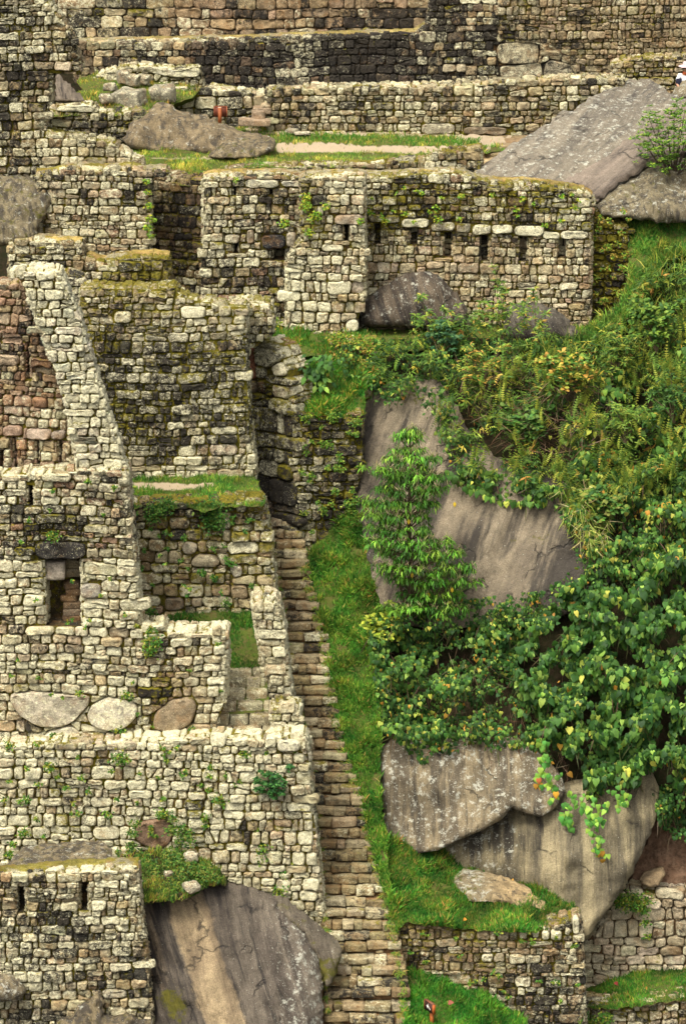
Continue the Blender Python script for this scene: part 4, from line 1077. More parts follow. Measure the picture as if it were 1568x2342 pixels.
# grass terrace below the overhanging rock
s_gt = sheet('terrace', [(876, 1925), (895, 1922), (930, 1935), (970, 1950), (1020, 1960), (1060, 1975), (1150, 1995), (1260, 2050), (1310, 2078), (1322, 2100), (1300, 2112), (1250, 2128), (1180, 2132), (1100, 2128), (1030, 2120), (980, 2116), (925, 2112), (905, 2130), (892, 2080), (880, 2010)],
             [(880, 1930, 96.3), (905, 2125, 93.95), (1000, 2120, 93.95), (1180, 2130, 93.95), (1320, 2100, 94.5), (1310, 2078, 95.8), (1150, 2000, 97.0), (1000, 1960, 96.9), (950, 2040, 95.2), (1100, 2080, 95.2)], sp=9, amp=.10, seed=8, disp=(0, -.2, 1), **ST)
grass('grass', 'rich green grass on the terrace under the overhanging grey rock', s_gt, 24000, rg, (.09, .22), ((.03, .13, .012), (.06, .16, .014), (.14, .19, .025), (.20, .17, .04)), (4, 4, 2.4, 1.2))
# lowest lawn with the arrow sign
s_lw = sheet('lawn', [(905, 2250), (915, 2208), (935, 2212), (965, 2228), (1000, 2240), (1080, 2268), (1140, 2294), (1190, 2325), (1240, 2420), (905, 2420), (925, 2330)],
             [(915, 2208, 94.1), (1190, 2328, 94.0), (1080, 2268, 94.0), (920, 2340, 91.9), (1100, 2342, 92.8), (1240, 2420, 92.6), (905, 2420, 90.6)], sp=10, amp=.08, seed=9, disp=(0, -.2, 1), **ST)
grass('grass', 'bright green grass around the small wooden arrow sign at the bottom', s_lw, 15000, rg, (.08, .20), ((.03, .14, .012), (.05, .18, .014), (.10, .21, .022), (.16, .18, .04)), (4, 5, 2, .6))
s_rg = sheet('lawn', [(1322, 2310), (1335, 2262), (1370, 2252), (1400, 2240), (1450, 2225), (1568, 2210), (1640, 2203), (1640, 2292), (1568, 2290), (1480, 2297), (1400, 2308), (1350, 2306)],
             [(1335, 2262, 97.2), (1640, 2205, 97.3), (1450, 2226, 97.25), (1330, 2305, 95.0), (1500, 2296, 95.0), (1640, 2290, 95.0), (1480, 2260, 96.1)], sp=9, amp=.06, seed=10, disp=(0, -.2, 1), **ST)
grass('grass', 'green grass strip above the lowest wall, bottom right', s_rg, 9000, rg, (.06, .15), ((.03, .13, .012), (.06, .165, .014), (.13, .20, .025), (.20, .17, .04)), (4, 4, 2, 1))
# planted hollow around the brown flat stone
s_hl = sheet('bank', [(322, 2065), (316, 2000), (250, 1990), (240, 1975), (300, 1955), (330, 1946), (400, 1948), (440, 1952), (480, 1975), (512, 2008), (520, 2025), (470, 2030), (440, 2050), (420, 2062), (345, 2064)],
             [(322, 2062, 91.6), (240, 1980, 93.2), (330, 1948, 94.0), (440, 1955, 94.0), (512, 2012, 93.4), (430, 2058, 92.2)], sp=8, amp=.12, seed=11, mat=M_SHADED_SOIL, **ST)
# red-brown earth bank, lower right
s_er = sheet('bank', [(1435, 2060), (1450, 1990), (1480, 1920), (1500, 1850), (1640, 1780), (1640, 2070), (1500, 2062)],
             [(1440, 2050, 97.9), (1640, 2060, 97.9), (1490, 1900, 98.6), (1640, 1800, 98.8)], sp=11, amp=.25, nscale=1.3, seed=12, mat=M_EARTH, **ST)
# turf over the outcrop top, lower left
# overgrown hillside on the right (soil under the plants)
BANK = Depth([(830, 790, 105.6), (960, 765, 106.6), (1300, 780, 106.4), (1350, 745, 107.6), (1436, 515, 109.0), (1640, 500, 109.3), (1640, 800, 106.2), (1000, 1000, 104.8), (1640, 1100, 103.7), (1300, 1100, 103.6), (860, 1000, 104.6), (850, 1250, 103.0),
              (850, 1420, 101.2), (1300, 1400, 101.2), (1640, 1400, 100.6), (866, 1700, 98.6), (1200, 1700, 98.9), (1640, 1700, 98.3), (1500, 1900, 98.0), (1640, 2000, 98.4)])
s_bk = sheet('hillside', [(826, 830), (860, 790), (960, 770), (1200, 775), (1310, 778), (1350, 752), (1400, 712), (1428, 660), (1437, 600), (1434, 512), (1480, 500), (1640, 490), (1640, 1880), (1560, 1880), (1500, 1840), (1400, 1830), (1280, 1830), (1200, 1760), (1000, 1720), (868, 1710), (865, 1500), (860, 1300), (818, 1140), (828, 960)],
             BANK, sp=15, amp=.5, nscale=.55, seed=13, mat=M_SHADED_SOIL, **ST)
s_h1 = sheet('bank', [(1310, 790), (1352, 745), (1400, 715), (1432, 665), (1438, 600), (1434, 506), (1480, 494), (1560, 496), (1640, 500), (1640, 560), (1520, 600), (1470, 700), (1400, 770), (1340, 800)],
             [(1310, 790, 106.0), (1436, 660, 107.4), (1434, 506, 109.2), (1640, 500, 109.3), (1640, 560, 108.3), (1470, 700, 106.7), (1340, 800, 105.8)], sp=10, amp=.12, seed=14, **ST)
grass('grass', 'light green grassy slope beside the dark wall end on the right', s_h1, 12000, rg, (.08, .2), ((.06, .17, .02), (.10, .20, .025), (.17, .22, .035), (.2, .19, .05)), (4, 4, 2, .6))
grass('grass', 'green weeds and grass on the steep bank around the broad-leaved plant', s_sl, 13000, rg, (.09, .22), ((.03, .13, .012), (.06, .17, .015), (.14, .19, .02), (.22, .18, .04)), (4, 4, 2, 1.2))

# ------------------------------------------------------------------ rocks
def rock(name, label, out, dep, mat, seed, bulge=.6, sp=9, amp=.22, nscale=.9, colfn=None, wxfn=None, edge=None, back=1.0, jit=.26, cat='rock', group=None, octv=6):
    return sheet(name, out, dep, sp=sp, amp=amp, nscale=nscale, mat=mat, seed=seed, bulge=bulge, edge=edge, solid=True, colfn=colfn, wxfn=wxfn, jit=jit, octv=octv, back=back, disp=(0, -1, .3), label=label, category=cat, group=group)

rock('boulder', 'grey lichen-speckled hump of rock resting on the upper lawn beside the wooden sign',
     [(286, 325), (287, 300), (300, 280), (330, 256), (352, 240), (368, 233), (385, 238), (408, 254), (430, 256), (455, 262), (490, 270), (508, 283), (530, 290), (560, 300), (600, 309), (620, 314), (628, 325), (600, 345), (560, 352), (500, 356), (450, 355), (400, 350), (340, 346), (300, 340)],
     [(286, 325, 112.9), (628, 330, 113.3), (370, 240, 114.1), (500, 352, 112.9), (340, 346, 112.9)], M_ROCK_GREY, 21, bulge=.45, edge=26, wxfn=lambda u, v: (.05, .25, .15), colfn=lambda u, v: (1.0, .90, .76))
rock('boulder', 'low rough rock lying against the lower right edge of the grey hump on the lawn',
     [(470, 360), (482, 348), (500, 335), (525, 320), (560, 315), (600, 318), (625, 316), (632, 328), (628, 345), (612, 352), (590, 360), (545, 364), (500, 363)],
     [(470, 360, 112.2), (632, 335, 112.6), (560, 315, 112.9), (545, 364, 112.2)], M_ROCK_GREY, 22, bulge=.5, sp=6, amp=.16, nscale=2, wxfn=lambda u, v: (.05, .3, .3), colfn=lambda u, v: (.95, .88, .74))
rock('boulder', 'small dark triangular rock at the left edge of the upper-left lawn',
     [(112, 236), (116, 200), (118, 166), (135, 170), (152, 186), (172, 206), (190, 222), (202, 238), (170, 235), (140, 232)],
     [(112, 236, 113.9), (202, 238, 113.9), (118, 166, 115.3)], M_ROCK_BIG, 23, bulge=.4, sp=6, amp=.08, colfn=lambda u, v: (1.5, 1.4, 1.35))
E_lich = lambda u, v: (.55 if v > 430 else .22, .05, 0.0)
rock('rock_slab', 'huge smooth grey rock slab sloping down to the left, upper right',
     [(1080, 408), (1088, 392), (1110, 372), (1150, 345), (1200, 315), (1235, 290), (1262, 270), (1300, 252), (1330, 236), (1372, 212), (1420, 191), (1450, 182), (1475, 180), (1500, 190), (1520, 203), (1535, 215), (1580, 225), (1600, 300), (1520, 360), (1450, 400), (1420, 430), (1375, 462), (1350, 440), (1330, 425), (1250, 422), (1150, 418)],
     [(1080, 408, 109.7), (1475, 180, 116.6), (1262, 270, 113.6), (1250, 422, 109.6), (1375, 455, 109.3), (1600, 300, 112.6), (1400, 330, 111.8)], M_ROCK_SLAB, 24, bulge=.35, edge=45, sp=10, amp=.28, nscale=.45, wxfn=lambda u, v: (.26, .15, 0))
rock('rock_slab', 'smooth purplish band of rock lying against the lower right side of the huge slab',
     [(1240, 426), (1290, 410), (1350, 378), (1400, 345), (1450, 305), (1500, 268), (1560, 230), (1640, 205), (1640, 330), (1560, 350), (1500, 372), (1440, 405), (1400, 432), (1365, 462), (1345, 440), (1320, 428)],
     [(1240, 426, 109.3), (1640, 205, 113.5), (1365, 460, 108.9), (1640, 330, 111.0), (1450, 340, 110.8)], M_ROCK_SLAB, 25, bulge=.30, edge=50, sp=10, amp=.2, nscale=.5, colfn=lambda u, v: (1.0, .94, .98), wxfn=lambda u, v: (-.1, .1, 0))
rock('boulder', 'white-lichened rough rock below the slabs, above the green slope',
     [(1362, 470), (1385, 448), (1410, 428), (1440, 408), (1480, 385), (1520, 370), (1560, 362), (1600, 358), (1640, 365), (1640, 512), (1580, 508), (1500, 512), (1455, 500), (1425, 500), (1395, 498), (1372, 488)],
     [(1362, 480, 108.7), (1640, 510, 108.6), (1500, 370, 110.4), (1640, 362, 110.6)], M_ROCK_GREY, 26, bulge=.5, edge=50, amp=.3, nscale=1.0, wxfn=lambda u, v: (.12, .25, .25), colfn=lambda u, v: (.9, .88, .78))
rock('boulder', 'grey rock in front of the visitor at the top right edge',
     [(1524, 226), (1533, 216), (1541, 204), (1554, 192), (1568, 184), (1600, 172), (1640, 162), (1640, 235), (1560, 234)],
     [(1524, 220, 115.9), (1640, 235, 115.6), (1600, 160, 116.2)], M_ROCK_GREY, 27, bulge=.3, sp=7, wxfn=lambda u, v: (.2, 0, 0), colfn=lambda u, v: (.95, .92, .85))
rock('boulder', 'pale lichen-covered rock outcrop at the left edge under the top left wall',
     [(-60, 570), (-60, 402), (10, 402), (50, 400), (85, 412), (112, 425), (125, 452), (110, 478), (92, 510), (84, 540), (75, 556), (30, 562)],
     [(-60, 560, 105.6), (75, 556, 105.7), (50, 400, 107.0), (-60, 402, 107.0)], M_ROCK_GREY, 28, bulge=.5, sp=8, amp=.3, nscale=1.1, wxfn=lambda u, v: (.05, .3, .35), colfn=lambda u, v: (.95, .92, .8))
rock('boulder', 'dark speckled half-buried boulder at the foot of the niche wall',
     [(814, 748), (818, 715), (835, 688), (858, 668), (888, 650), (905, 635), (930, 624), (958, 620), (985, 622), (1005, 632), (1025, 655), (1048, 678), (1064, 700), (1072, 722), (1062, 745), (1000, 752), (900, 748)],
     [(814, 748, 107.4), (1062, 745, 107.4), (958, 620, 107.8), (900, 748, 107.2)], M_ROCK_BIG, 29, bulge=.7, sp=8, amp=.25, colfn=lambda u, v: (.95, .85, .78) , wxfn=lambda u, v: (.35, .25, .1))
rock('boulder', 'smaller dark boulder at the right foot of the niche wall behind the bushes',
     [(1150, 745), (1155, 705), (1185, 693), (1225, 692), (1262, 705), (1295, 728), (1322, 760), (1310, 780), (1200, 782), (1160, 775)],
     [(1150, 770, 107.2), (1322, 772, 106.9), (1225, 692, 107.7)], M_ROCK_BIG, 30, bulge=.5, sp=8, amp=.18, wxfn=lambda u, v: (.15, .2, .1))
# big striped boulder, bottom: tan run-off band, dark flanks, lichen on the right, moss low left
def bigc(u, v):
    c = 425 + (v - 2045) * .36; w_ = 42 - 0 * v
    wob = 7 * nz2(u, v, 30, 3) + 6 * nz2(u, v, 9, 5)
    d = abs(u - c + wob) / w_
    f = float(np.clip(1.15 - d, 0, 1) / .15) if d > 1 else 1.0
    f = min(1.0, f)
    k = np.array([.80, .76, .76]) * (1 + .5 * sm(u, 540, 640))
    c2 = 352 + (v - 2100) * .14; f2 = float(np.clip(1.3 - abs(u - c2 + wob) / 14, 0, 1)) * .6 * (v < 2240)
    return tuple(k * (1 - f) * (1 - f2) + np.array([2.3, 2.0, 1.55]) * f + (1 - f) * f2 * np.array([1.7, 1.45, 1.2]))
def bigw(u, v):
    band = abs(u - (425 + (v - 2045) * .36)) < 45
    l = .55 * sm(u, 540, 680) * (1 - .0) - .1; m = .85 * math.exp(-((u - 400) / 48) ** 2 - ((v - 2270) / 50) ** 2) + .9 * math.exp(-((u - 748) / 22) ** 2 - ((v - 2215) / 60) ** 2)
    return (-.4 if band else l, -.8 if band else .25 * sm(u, 700, 420), m)
rock('boulder', 'enormous dark boulder with a broad tan stripe at the foot of the staircase',
     [(322, 2058), (334, 2047), (380, 2050), (418, 2052), (440, 2036), (470, 2017), (500, 2018), (530, 2023), (568, 2030), (600, 2040), (626, 2052), (640, 2072), (665, 2092), (690, 2112), (705, 2130), (720, 2165), (735, 2205), (742, 2240), (735, 2270), (738, 2310), (742, 2420), (350, 2420), (344, 2284), (333, 2160)],
     [(322, 2058, 92.6), (568, 2030, 93.8), (742, 2300, 92.0), (742, 2130, 93.2), (350, 2420, 91.3), (560, 2300, 91.4), (470, 2020, 93.4)], M_ROCK_BIG, 31, bulge=.9, edge=110, sp=6, amp=.35, nscale=.5, colfn=bigc, wxfn=bigw)
rock('boulder', 'grey mossy shoulder rock between the enormous striped boulder and the stairs',
     [(615, 2052), (640, 2048), (665, 2064), (690, 2085), (720, 2108), (750, 2135), (775, 2156), (782, 2172), (778, 2195), (768, 2230), (752, 2255), (740, 2250), (720, 2180), (680, 2120), (640, 2090)],
     [(615, 2052, 93.9), (782, 2172, 93.0), (750, 2250, 92.4), (680, 2110, 93.2)], M_ROCK_BIG, 32, bulge=.4, sp=7, amp=.15, colfn=lambda u, v: (1.4, 1.35, 1.25), wxfn=lambda u, v: (.2, 0, .65 if v > 2180 else .3))
rock('boulder', 'white-grey rock outcrop under the pale rubble wall at the left edge',
     [(-40, 2015), (0, 1992), (28, 1962), (60, 1938), (110, 1930), (170, 1926), (232, 1922), (256, 1942), (262, 1968), (230, 1990), (160, 2002), (60, 2012)],
     [(-40, 2015, 92.5), (250, 1985, 92.9), (110, 1930, 94.2), (60, 2010, 92.4)], M_ROCK_GREY, 33, bulge=.45, sp=8, amp=.2, nscale=1.4, wxfn=lambda u, v: (.1, .35, .3), colfn=lambda u, v: (1.0, .94, .8))
rock('boulder', 'white weathered rock at the left edge in front of the lowest wall',
     [(-60, 2250), (-20, 2232), (10, 2228), (45, 2238), (60, 2262), (50, 2285), (0, 2292), (-60, 2300)], [(-60, 2290, 90.7), (60, 2270, 90.8), (10, 2228, 90.9)], M_ROCK_GREY, 34, bulge=.35, sp=7, amp=.14, nscale=1.6, wxfn=lambda u, v: (.15, .3, .2), colfn=lambda u, v: (1.1, 1.04, .9))
rock('boulder', 'rounded grey-white rocks along the bottom left edge of the photo',
     [(100, 2420), (112, 2362), (140, 2330), (165, 2325), (178, 2300), (205, 2292), (225, 2268), (240, 2290), (236, 2318), (262, 2330), (290, 2318), (318, 2335), (350, 2335), (352, 2420)], [(100, 2420, 90.4), (352, 2420, 90.5), (230, 2262, 90.9)], M_ROCK_GREY, 35, bulge=.2, edge=10, sp=6, amp=.3, nscale=1.6, wxfn=lambda u, v: (.0, .4, .3), colfn=lambda u, v: (.95, .88, .74))
# cliff rocks on the right
def h2w(u, v): return (.05, .15 + .35 * sm(u, 1180, 1320) + .2 * (u < 850), .35 * math.exp(-((v - 905) / 40) ** 2) + .4 * math.exp(-((u - 1220) / 60) ** 2 - ((v - 1230) / 30) ** 2))
class Near(Depth):
    def __init__(s): pass
    def __call__(s, u, v): return BANK(u, v) - .50
rock('rock_face', 'bare tan and grey streaked cliff face behind the small tree',
     [(812, 1140), (820, 1060), (824, 980), (830, 925), (845, 895), (900, 870), (960, 860), (1020, 880), (1060, 960), (1090, 1020), (1140, 1050), (1220, 1080), (1310, 1110), (1350, 1190), (1385, 1265), (1400, 1320), (1340, 1390), (1250, 1420), (1180, 1425), (1100, 1430), (1000, 1440), (920, 1430), (872, 1390), (846, 1300), (826, 1200)],
     Near(), M_ROCK_FACE, 36, bulge=.14, edge=14, sp=11, amp=.30, nscale=.6, wxfn=h2w, back=2.5)
rock('rock_face', 'grey-purple leaning cliff block under the vines, above the grass terrace',
     [(866, 1752), (868, 1715), (905, 1690), (960, 1690), (1050, 1695), (1130, 1690), (1200, 1705), (1250, 1735), (1285, 1780), (1292, 1812), (1268, 1848), (1240, 1868), (1205, 1862), (1170, 1848), (1140, 1878), (1100, 1900), (1050, 1920), (1000, 1946), (955, 1951), (940, 1935), (905, 1930), (882, 1900), (872, 1820)],
     [(866, 1752, 98.0), (960, 1690, 98.5), (1200, 1705, 98.3), (1292, 1812, 97.2), (955, 1951, 96.5), (1140, 1878, 96.6), (880, 1900, 97.1)], M_ROCK_LOW, 37, jit=.10, bulge=.22, edge=16, sp=10, amp=.28, nscale=.7, wxfn=lambda u, v: (.32, .1, .05), colfn=lambda u, v: tuple(np.array([.92, .86, .84]) * (1 + .35 * nz2(u, v, 60, 4))), back=2.5)
rock('rock_face', 'great overhanging grey rock tapering to a point above the cream wall',
     [(925, 1948), (960, 1930), (1050, 1905), (1130, 1868), (1165, 1840), (1230, 1845), (1262, 1830), (1290, 1800), (1340, 1790), (1400, 1790), (1450, 1775), (1485, 1755), (1506, 1800), (1508, 1835), (1500, 1870), (1482, 1915), (1462, 1960), (1440, 2005), (1415, 2045), (1385, 2085), (1360, 2118), (1340, 2150), (1330, 2140), (1312, 2105), (1290, 2092), (1200, 2072), (1120, 2040), (1050, 2000), (985, 1978)],
     [(925, 1948, 96.9), (1165, 1840, 97.8), (1485, 1755, 97.9), (1505, 1835, 97.6), (1340, 2150, 95.6), (1415, 2045, 96.3), (1200, 2075, 96.7), (1050, 2000, 96.9), (1300, 1950, 96.2)], M_ROCK_LOW, 38, jit=.10, bulge=.25, edge=30, sp=10, amp=.28, nscale=.6,
     wxfn=lambda u, v: (-.05 if u > 1180 else .3, .45 * math.exp(-((u - 1130) / 110) ** 2 - ((v - 1915) / 40) ** 2), .15 if u < 1200 else 0), colfn=lambda u, v: tuple(np.array([.9, .88, .84]) * (1 + .2 * sm(u, 1120, 1260)) * (1 + .35 * nz2(u, v, 60, 6))), back=2.5)
rock('boulder', 'small cream and white rock lying on the grass terrace under the overhang',
     [(1032, 2012), (1040, 1998), (1060, 1988), (1090, 1992), (1125, 1998), (1150, 2005), (1180, 2018), (1208, 2030), (1225, 2052), (1245, 2062), (1250, 2078), (1238, 2080), (1210, 2066), (1195, 2074), (1150, 2062), (1110, 2060), (1070, 2058), (1048, 2036)],
     [(1032, 2012, 96.2), (1060, 1988, 96.6), (1250, 2075, 95.4), (1110, 2060, 95.5)], M_ROCK_GREY, 39, bulge=.45, sp=6, amp=.16, nscale=1.8, wxfn=lambda u, v: (.25 - .5 * sm(u, 1100, 1150), .15, .4 * (u < 1100)), colfn=lambda u, v: tuple(np.array([1.2, 1.12, .95]) * (1 - sm(u, 1100, 1160)) + np.array([1.7, 1.45, 1.1]) * sm(u, 1100, 1160)))
rock('boulder', 'tan rock lodged in the red-brown earth above the cream wall',
     [(1462, 2012), (1470, 1998), (1490, 1990), (1515, 1984), (1520, 2000), (1508, 2022), (1488, 2030), (1470, 2024)], [(1462, 2012, 97.5), (1520, 2000, 97.6), (1488, 1990, 97.7)], M_ROCK_GREY, 40, bulge=.25, sp=5, amp=.06, wxfn=lambda u, v: (-.5, -.5, 0), colfn=lambda u, v: (1.7, 1.45, 1.2))
# loose stones
for k, (u, v, Y, sx, sz, c, lab) in enumerate([
    (283, 176, 116.1, .40, .42, .26, 'leftmost dark-topped loose block among the tumbled stones of the small lawn'),
    (306, 184, 115.9, .38, .34, .24, 'grey loose stone just right of the leftmost block on the small lawn'),
    (252, 200, 115.2, .42, .24, .28, 'flat pale stone lying alone in the small lawn grass'),
    (300, 222, 114.6, .95, .5, .26, 'broad lichen-spotted rock at the front of the small lawn'),
    (372, 218, 115.2, .75, .5, .28, 'lumpy pale rock just above the peak of the lichen hump'),
    (243, 226, 114.4, .42, .3, .25, 'small grey rock beside the broad rock of the small lawn'),
    (330, 184, 116.3, .34, .34, .26, 'pale stone under the long capstone of the tumbled wall'),
    (438, 1960, 93.6, .34, .24, .50, 'small white stone lying in the weeds above the striped boulder'),
    (437, 2030, 92.5, .42, .26, .33, 'squared brown-grey stone perched on the top edge of the striped boulder'),
    (386, 1998, 93.0, .22, .16, .28, 'small brown stone in the planted hollow under the flat brown stone'),
    (668, 298, 115.3, .35, .10, .30, 'brown flat kerb stone at the left end of the grass verge'),
    (690, 304, 115.2, .5, .09, .52, 'white flat kerb stone in the grass verge of the path')]):
    mb = MB(); X = W(u, v, Y)
    block(mb, (0, 0, 0), (sx, sx * .8, sz), rg, (c, c * .92, c * .72), (.45, .35, .2), rz=rg.uniform(-.6, .6), r=.55, lump=.28)
    o = mb.build('loose_stone', M_STONE, None, label=lab, category='stone', group='loose stones'); o.location = X

# ------------------------------------------------------------------ the long staircase
def ul(v): return float(np.interp(v, [1170, 1226, 1291, 1401, 1576, 1676, 1754, 1904, 2099, 2200, 2360], [608, 615, 625, 645, 665, 697, 707, 722, 740, 744, 748]))
def ur(v): return float(np.interp(v, [1170, 1226, 1326, 1456, 1566, 1641, 1726, 1829, 2004, 2129, 2254, 2360], [665, 685, 707, 742, 757, 767, 786, 826, 866, 901, 926, 932]))
NS = 47; z0, z1 = W(784, 2350, YS(2350))[2], W(784, 1190, YS(1190))[2]; Y0, Y1 = YS(2350), YS(1190)
root = empty('stone_staircase', W(840, 2350, Y0), label='very long narrow staircase of rough brown steps climbing through the middle', category='staircase')
SC = [(.31, .25, .145), (.26, .205, .115), (.35, .285, .18), (.22, .165, .09), (.38, .325, .215)]
for i in range(NS):
    f = i / (NS - 1); z = z0 + (z1 - z0) * f; Y = Y0 + (Y1 - Y0) * f
    P = np.array([0, Y, z]); v = proj(P)[1]; hz = (z1 - z0) / (NS - 1); dy = (Y1 - Y0) / (NS - 1)
    k = Y * CP - z * SP
    xl, xr = (ul(v) - 784 - 6) * k / FPX, (ur(v) - 784 + 10) * k / FPX
    mb = MB(); x = xl; tilt = rg.normal(0, .015)
    mb_core = [(xl - .1, Y + .12, z - hz - .2), (xr - .03, Y + .12, z - hz - .2), (xr - .03, Y + .12, z - .04), (xl - .1, Y + .12, z - .04), (xl - .1, Y + .9, z - .04), (xr - .03, Y + .9, z - .04)]
    mb.add(mb_core, None, [(0, 1, 2, 3), (3, 2, 5, 4)], (.24, .145, .075), (-.5, .0, .15))
    while x < xr - .05:
        w_ = float(rg.uniform(.18, .72)); 
        if xr - (x + w_) < .18: w_ = xr - x
        zz = z + rg.normal(0, .012) + tilt * (x - xl); ht = hz * rg.uniform(.66, .92)
        c = vary(rg, SC, .10)
        block(mb, (x + w_ / 2, Y + .17 + rg.normal(0, .035), zz - ht / 2), (w_ * .985, .46, ht), rg, c, (.26 + rg.normal(0, .15), .36 + rg.normal(0, .2), .14 + rg.normal(0, .12)), rz=rg.normal(0, .08), r=.18, lump=.15)
        if rg.random() < .75:   # thin levelling stone at the foot
            ww = rg.uniform(.1, .25); block(mb, (x + w_ * rg.uniform(.2, .8), Y + .07, z - hz + .04), (ww, .16, .07), rg, vary(rg, SC, .1), (.2, .1, .1), r=.5, lump=.1)
        x += w_
    adopt(mb.build('step', M_STONE, None), root)
# five small steps up to the walled lawn
root = empty('garden_steps', W(550, 1690, 95.4), label='five short overgrown steps rising to the small walled lawn', category='steps')
sv = [(1683, 470, 622, 95.35), (1653, 482, 620, 95.7), (1622, 498, 616, 96.0), (1594, 514, 612, 96.3), (1568, 516, 606, 96.6), (1546, 516, 600, 96.85)]
for i, (v, a, b, Y) in enumerate(sv):
    mb = MB(); A, B = W(a, v, Y), W(b, v, Y); x = A[0]
    while x < B[0] - .1:
        w_ = float(rg.uniform(.35, .8)); w_ = min(w_, B[0] - x)
        block(mb, (x + w_ / 2, Y + .16, A[2] + .05 + rg.normal(0, .01)), (w_ * .96, .5, .30), rg, vary(rg, GREY[:3] + TAN[1:2]), (.45, .3, .25), r=.3, lump=.08); x += w_
    adopt(mb.build('step', M_STONE, None), root)
# steps at the right end of the upper path and the two at the gap in the back wall
root = empty('path_steps', W(1120, 390, 110.8), label='worn brown steps where the upper path meets the huge rock slab', category='steps')
for v, a, b, Y in [(319, 1110, 1230, 115.2), (327, 1095, 1215, 114.4), (337, 1095, 1190, 113.4), (356, 1098, 1150, 112.2), (372, 1090, 1130, 111.5), (390, 1080, 1110, 110.9)]:
    mb = MB(); A, B = W(a, v, Y), W(b, v, Y); block(mb, ((A[0] + B[0]) / 2, Y + .3, A[2] - .06), (B[0] - A[0], .7, .20), rg, vary(rg, BROWN[2:] + TAN[1:2]), (.15, .15, .1), r=.3, lump=.05)
    adopt(mb.build('step', M_STONE, None), root)
root = empty('gap_steps', W(595, 285, 115.6), label='worn stone steps in the gap of the low wall right of the wooden sign', category='steps')
for v, a, b, Y, hh in [(284, 545, 618, 115.3, .20), (266, 575, 606, 115.7, .24), (256, 578, 620, 116.0, .2)]:
    mb = MB(); A, B = W(a, v, Y), W(b, v, Y); block(mb, ((A[0] + B[0]) / 2, Y + .3, A[2] + .02), (B[0] - A[0], .6, hh), rg, (.33, .25, .18), (.05, .05, .15), r=.3, lump=.06)
    adopt(mb.build('step', M_STONE, None), root)
# ------------------------------------------------------------------ planting
rp = np.random.default_rng(4242)
def mound(u, v):
    """billowing plant mounds shared by every layer of the slope"""
    a = mnoise.noise(Vector((u / 62, v / 50, 5))) * .75 + mnoise.noise(Vector((u / 27, v / 24, 9))) * .35
    return max(0.0, a + .25)
def region_pts(poly, n, rng, D, off=(.05, .35), clump=.45, scale=70.0, cull=None, seed=0):
    poly = np.array(poly, float); lo, hi = poly.min(0), poly.max(0)
    uv = np.stack([rng.uniform(lo[0], hi[0], n), rng.uniform(lo[1], hi[1], n)], 1); uv = uv[inside(poly, uv)]
    cn = np.array([mnoise.fractal(Vector((u / scale, v / scale, seed * 3.7)), 1, 2, 3) for u, v in uv])
    if cull is not None:
        k = cn > cull + rng.normal(0, .10, len(uv)); uv, cn = uv[k], cn[k]
    md = np.array([mound(u, v) for u, v in uv])
    Y = D(uv[:, 0], uv[:, 1]) - rng.uniform(off[0], off[1], len(uv)) - .35 * clump * (cn + .35) - 1.5 * md
    cn = .5 * cn + .35 * np.array([mnoise.noise(Vector((u / 55, v / 48, 31))) for u, v in uv])
    return Wn(uv[:, 0], uv[:, 1], Y), uv, cn
def area(poly): return abs(area2(np.array(poly, float)))

V_MAIN = [(1185, 1480), (1200, 1440), (1240, 1400), (1290, 1345), (1340, 1310), (1400, 1290), (1500, 1260), (1640, 1240), (1640, 1800), (1590, 1850), (1560, 1800), (1510, 1760), (1480, 1770), (1430, 1810), (1390, 1790), (1360, 1830), (1330, 1810), (1290, 1760), (1270, 1700), (1225, 1670), (1190, 1620), (1178, 1560)]
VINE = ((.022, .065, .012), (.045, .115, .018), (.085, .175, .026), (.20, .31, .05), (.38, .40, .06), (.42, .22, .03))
def vine(name, label, poly, n, size, wts, seed, off=(.25, .85), clump=.7, scale=65, cull=None, pal=VINE, D=BANK, sag=.15, cat='vine'):
    mb = MB(); X, uv, cn = region_pts(poly, n, rp, D, off, clump, scale, cull, seed); m = len(X)
    tip = np.array([0, -.35, -1.0]) + rnd3(rp, m, .42); nr = np.array([0, -1.0, .75]) + rnd3(rp, m, .55)
    C = pick(rp, m, pal, wts, .18) * (1 + .30 * cn)[:, None]
    sz = rp.uniform(size[0], size[1], m) * (1 + .35 * cn); kind = rp.random(m) < .72
    for T_, q_ in ((HEART, kind), (OVAL, ~kind)):
        scatter(mb, T_, X[q_], tip[q_], nr[q_], sz[q_] * (1 if T_ is HEART else .85), np.clip(C[q_], 0, 1), rp.uniform(.7, 1.15, int(q_.sum())))
    # leaders and stems between the leaves
    k = rp.choice(m, m // 9, replace=False)
    scatter(mb, LANCE, X[k] + [0, .12, 0], np.array([0, -.1, -1]) + rnd3(rp, len(k), .5), nr[k], rp.uniform(.3, .7, len(k)), pick(rp, len(k), ((.10, .065, .035), (.07, .08, .025))), .22)
    return mb.build(name, M_LEAF, None, smooth=False, label=label, category=cat, kind='stuff')
vine('vine_leaves', 'dense curtain of drooping heart-shaped vine leaves over the cliff, lower right', V_MAIN, 15500, (.12, .25), (6, 5, 4, 2, .3, .12), 1, cull=-.16, clump=.95, scale=48)
vine('vine_leaves', 'small-leaved yellowish vine tangle above the dense leaf curtain, right edge', [(1290, 1120), (1350, 1080), (1450, 1060), (1640, 1020), (1640, 1290), (1500, 1310), (1400, 1330), (1340, 1300), (1330, 1240), (1290, 1190)], 5200, (.10, .19), (2, 3, 3, 2, 1.6, .3), 2, off=(.15, .6), cull=-.15, scale=45)
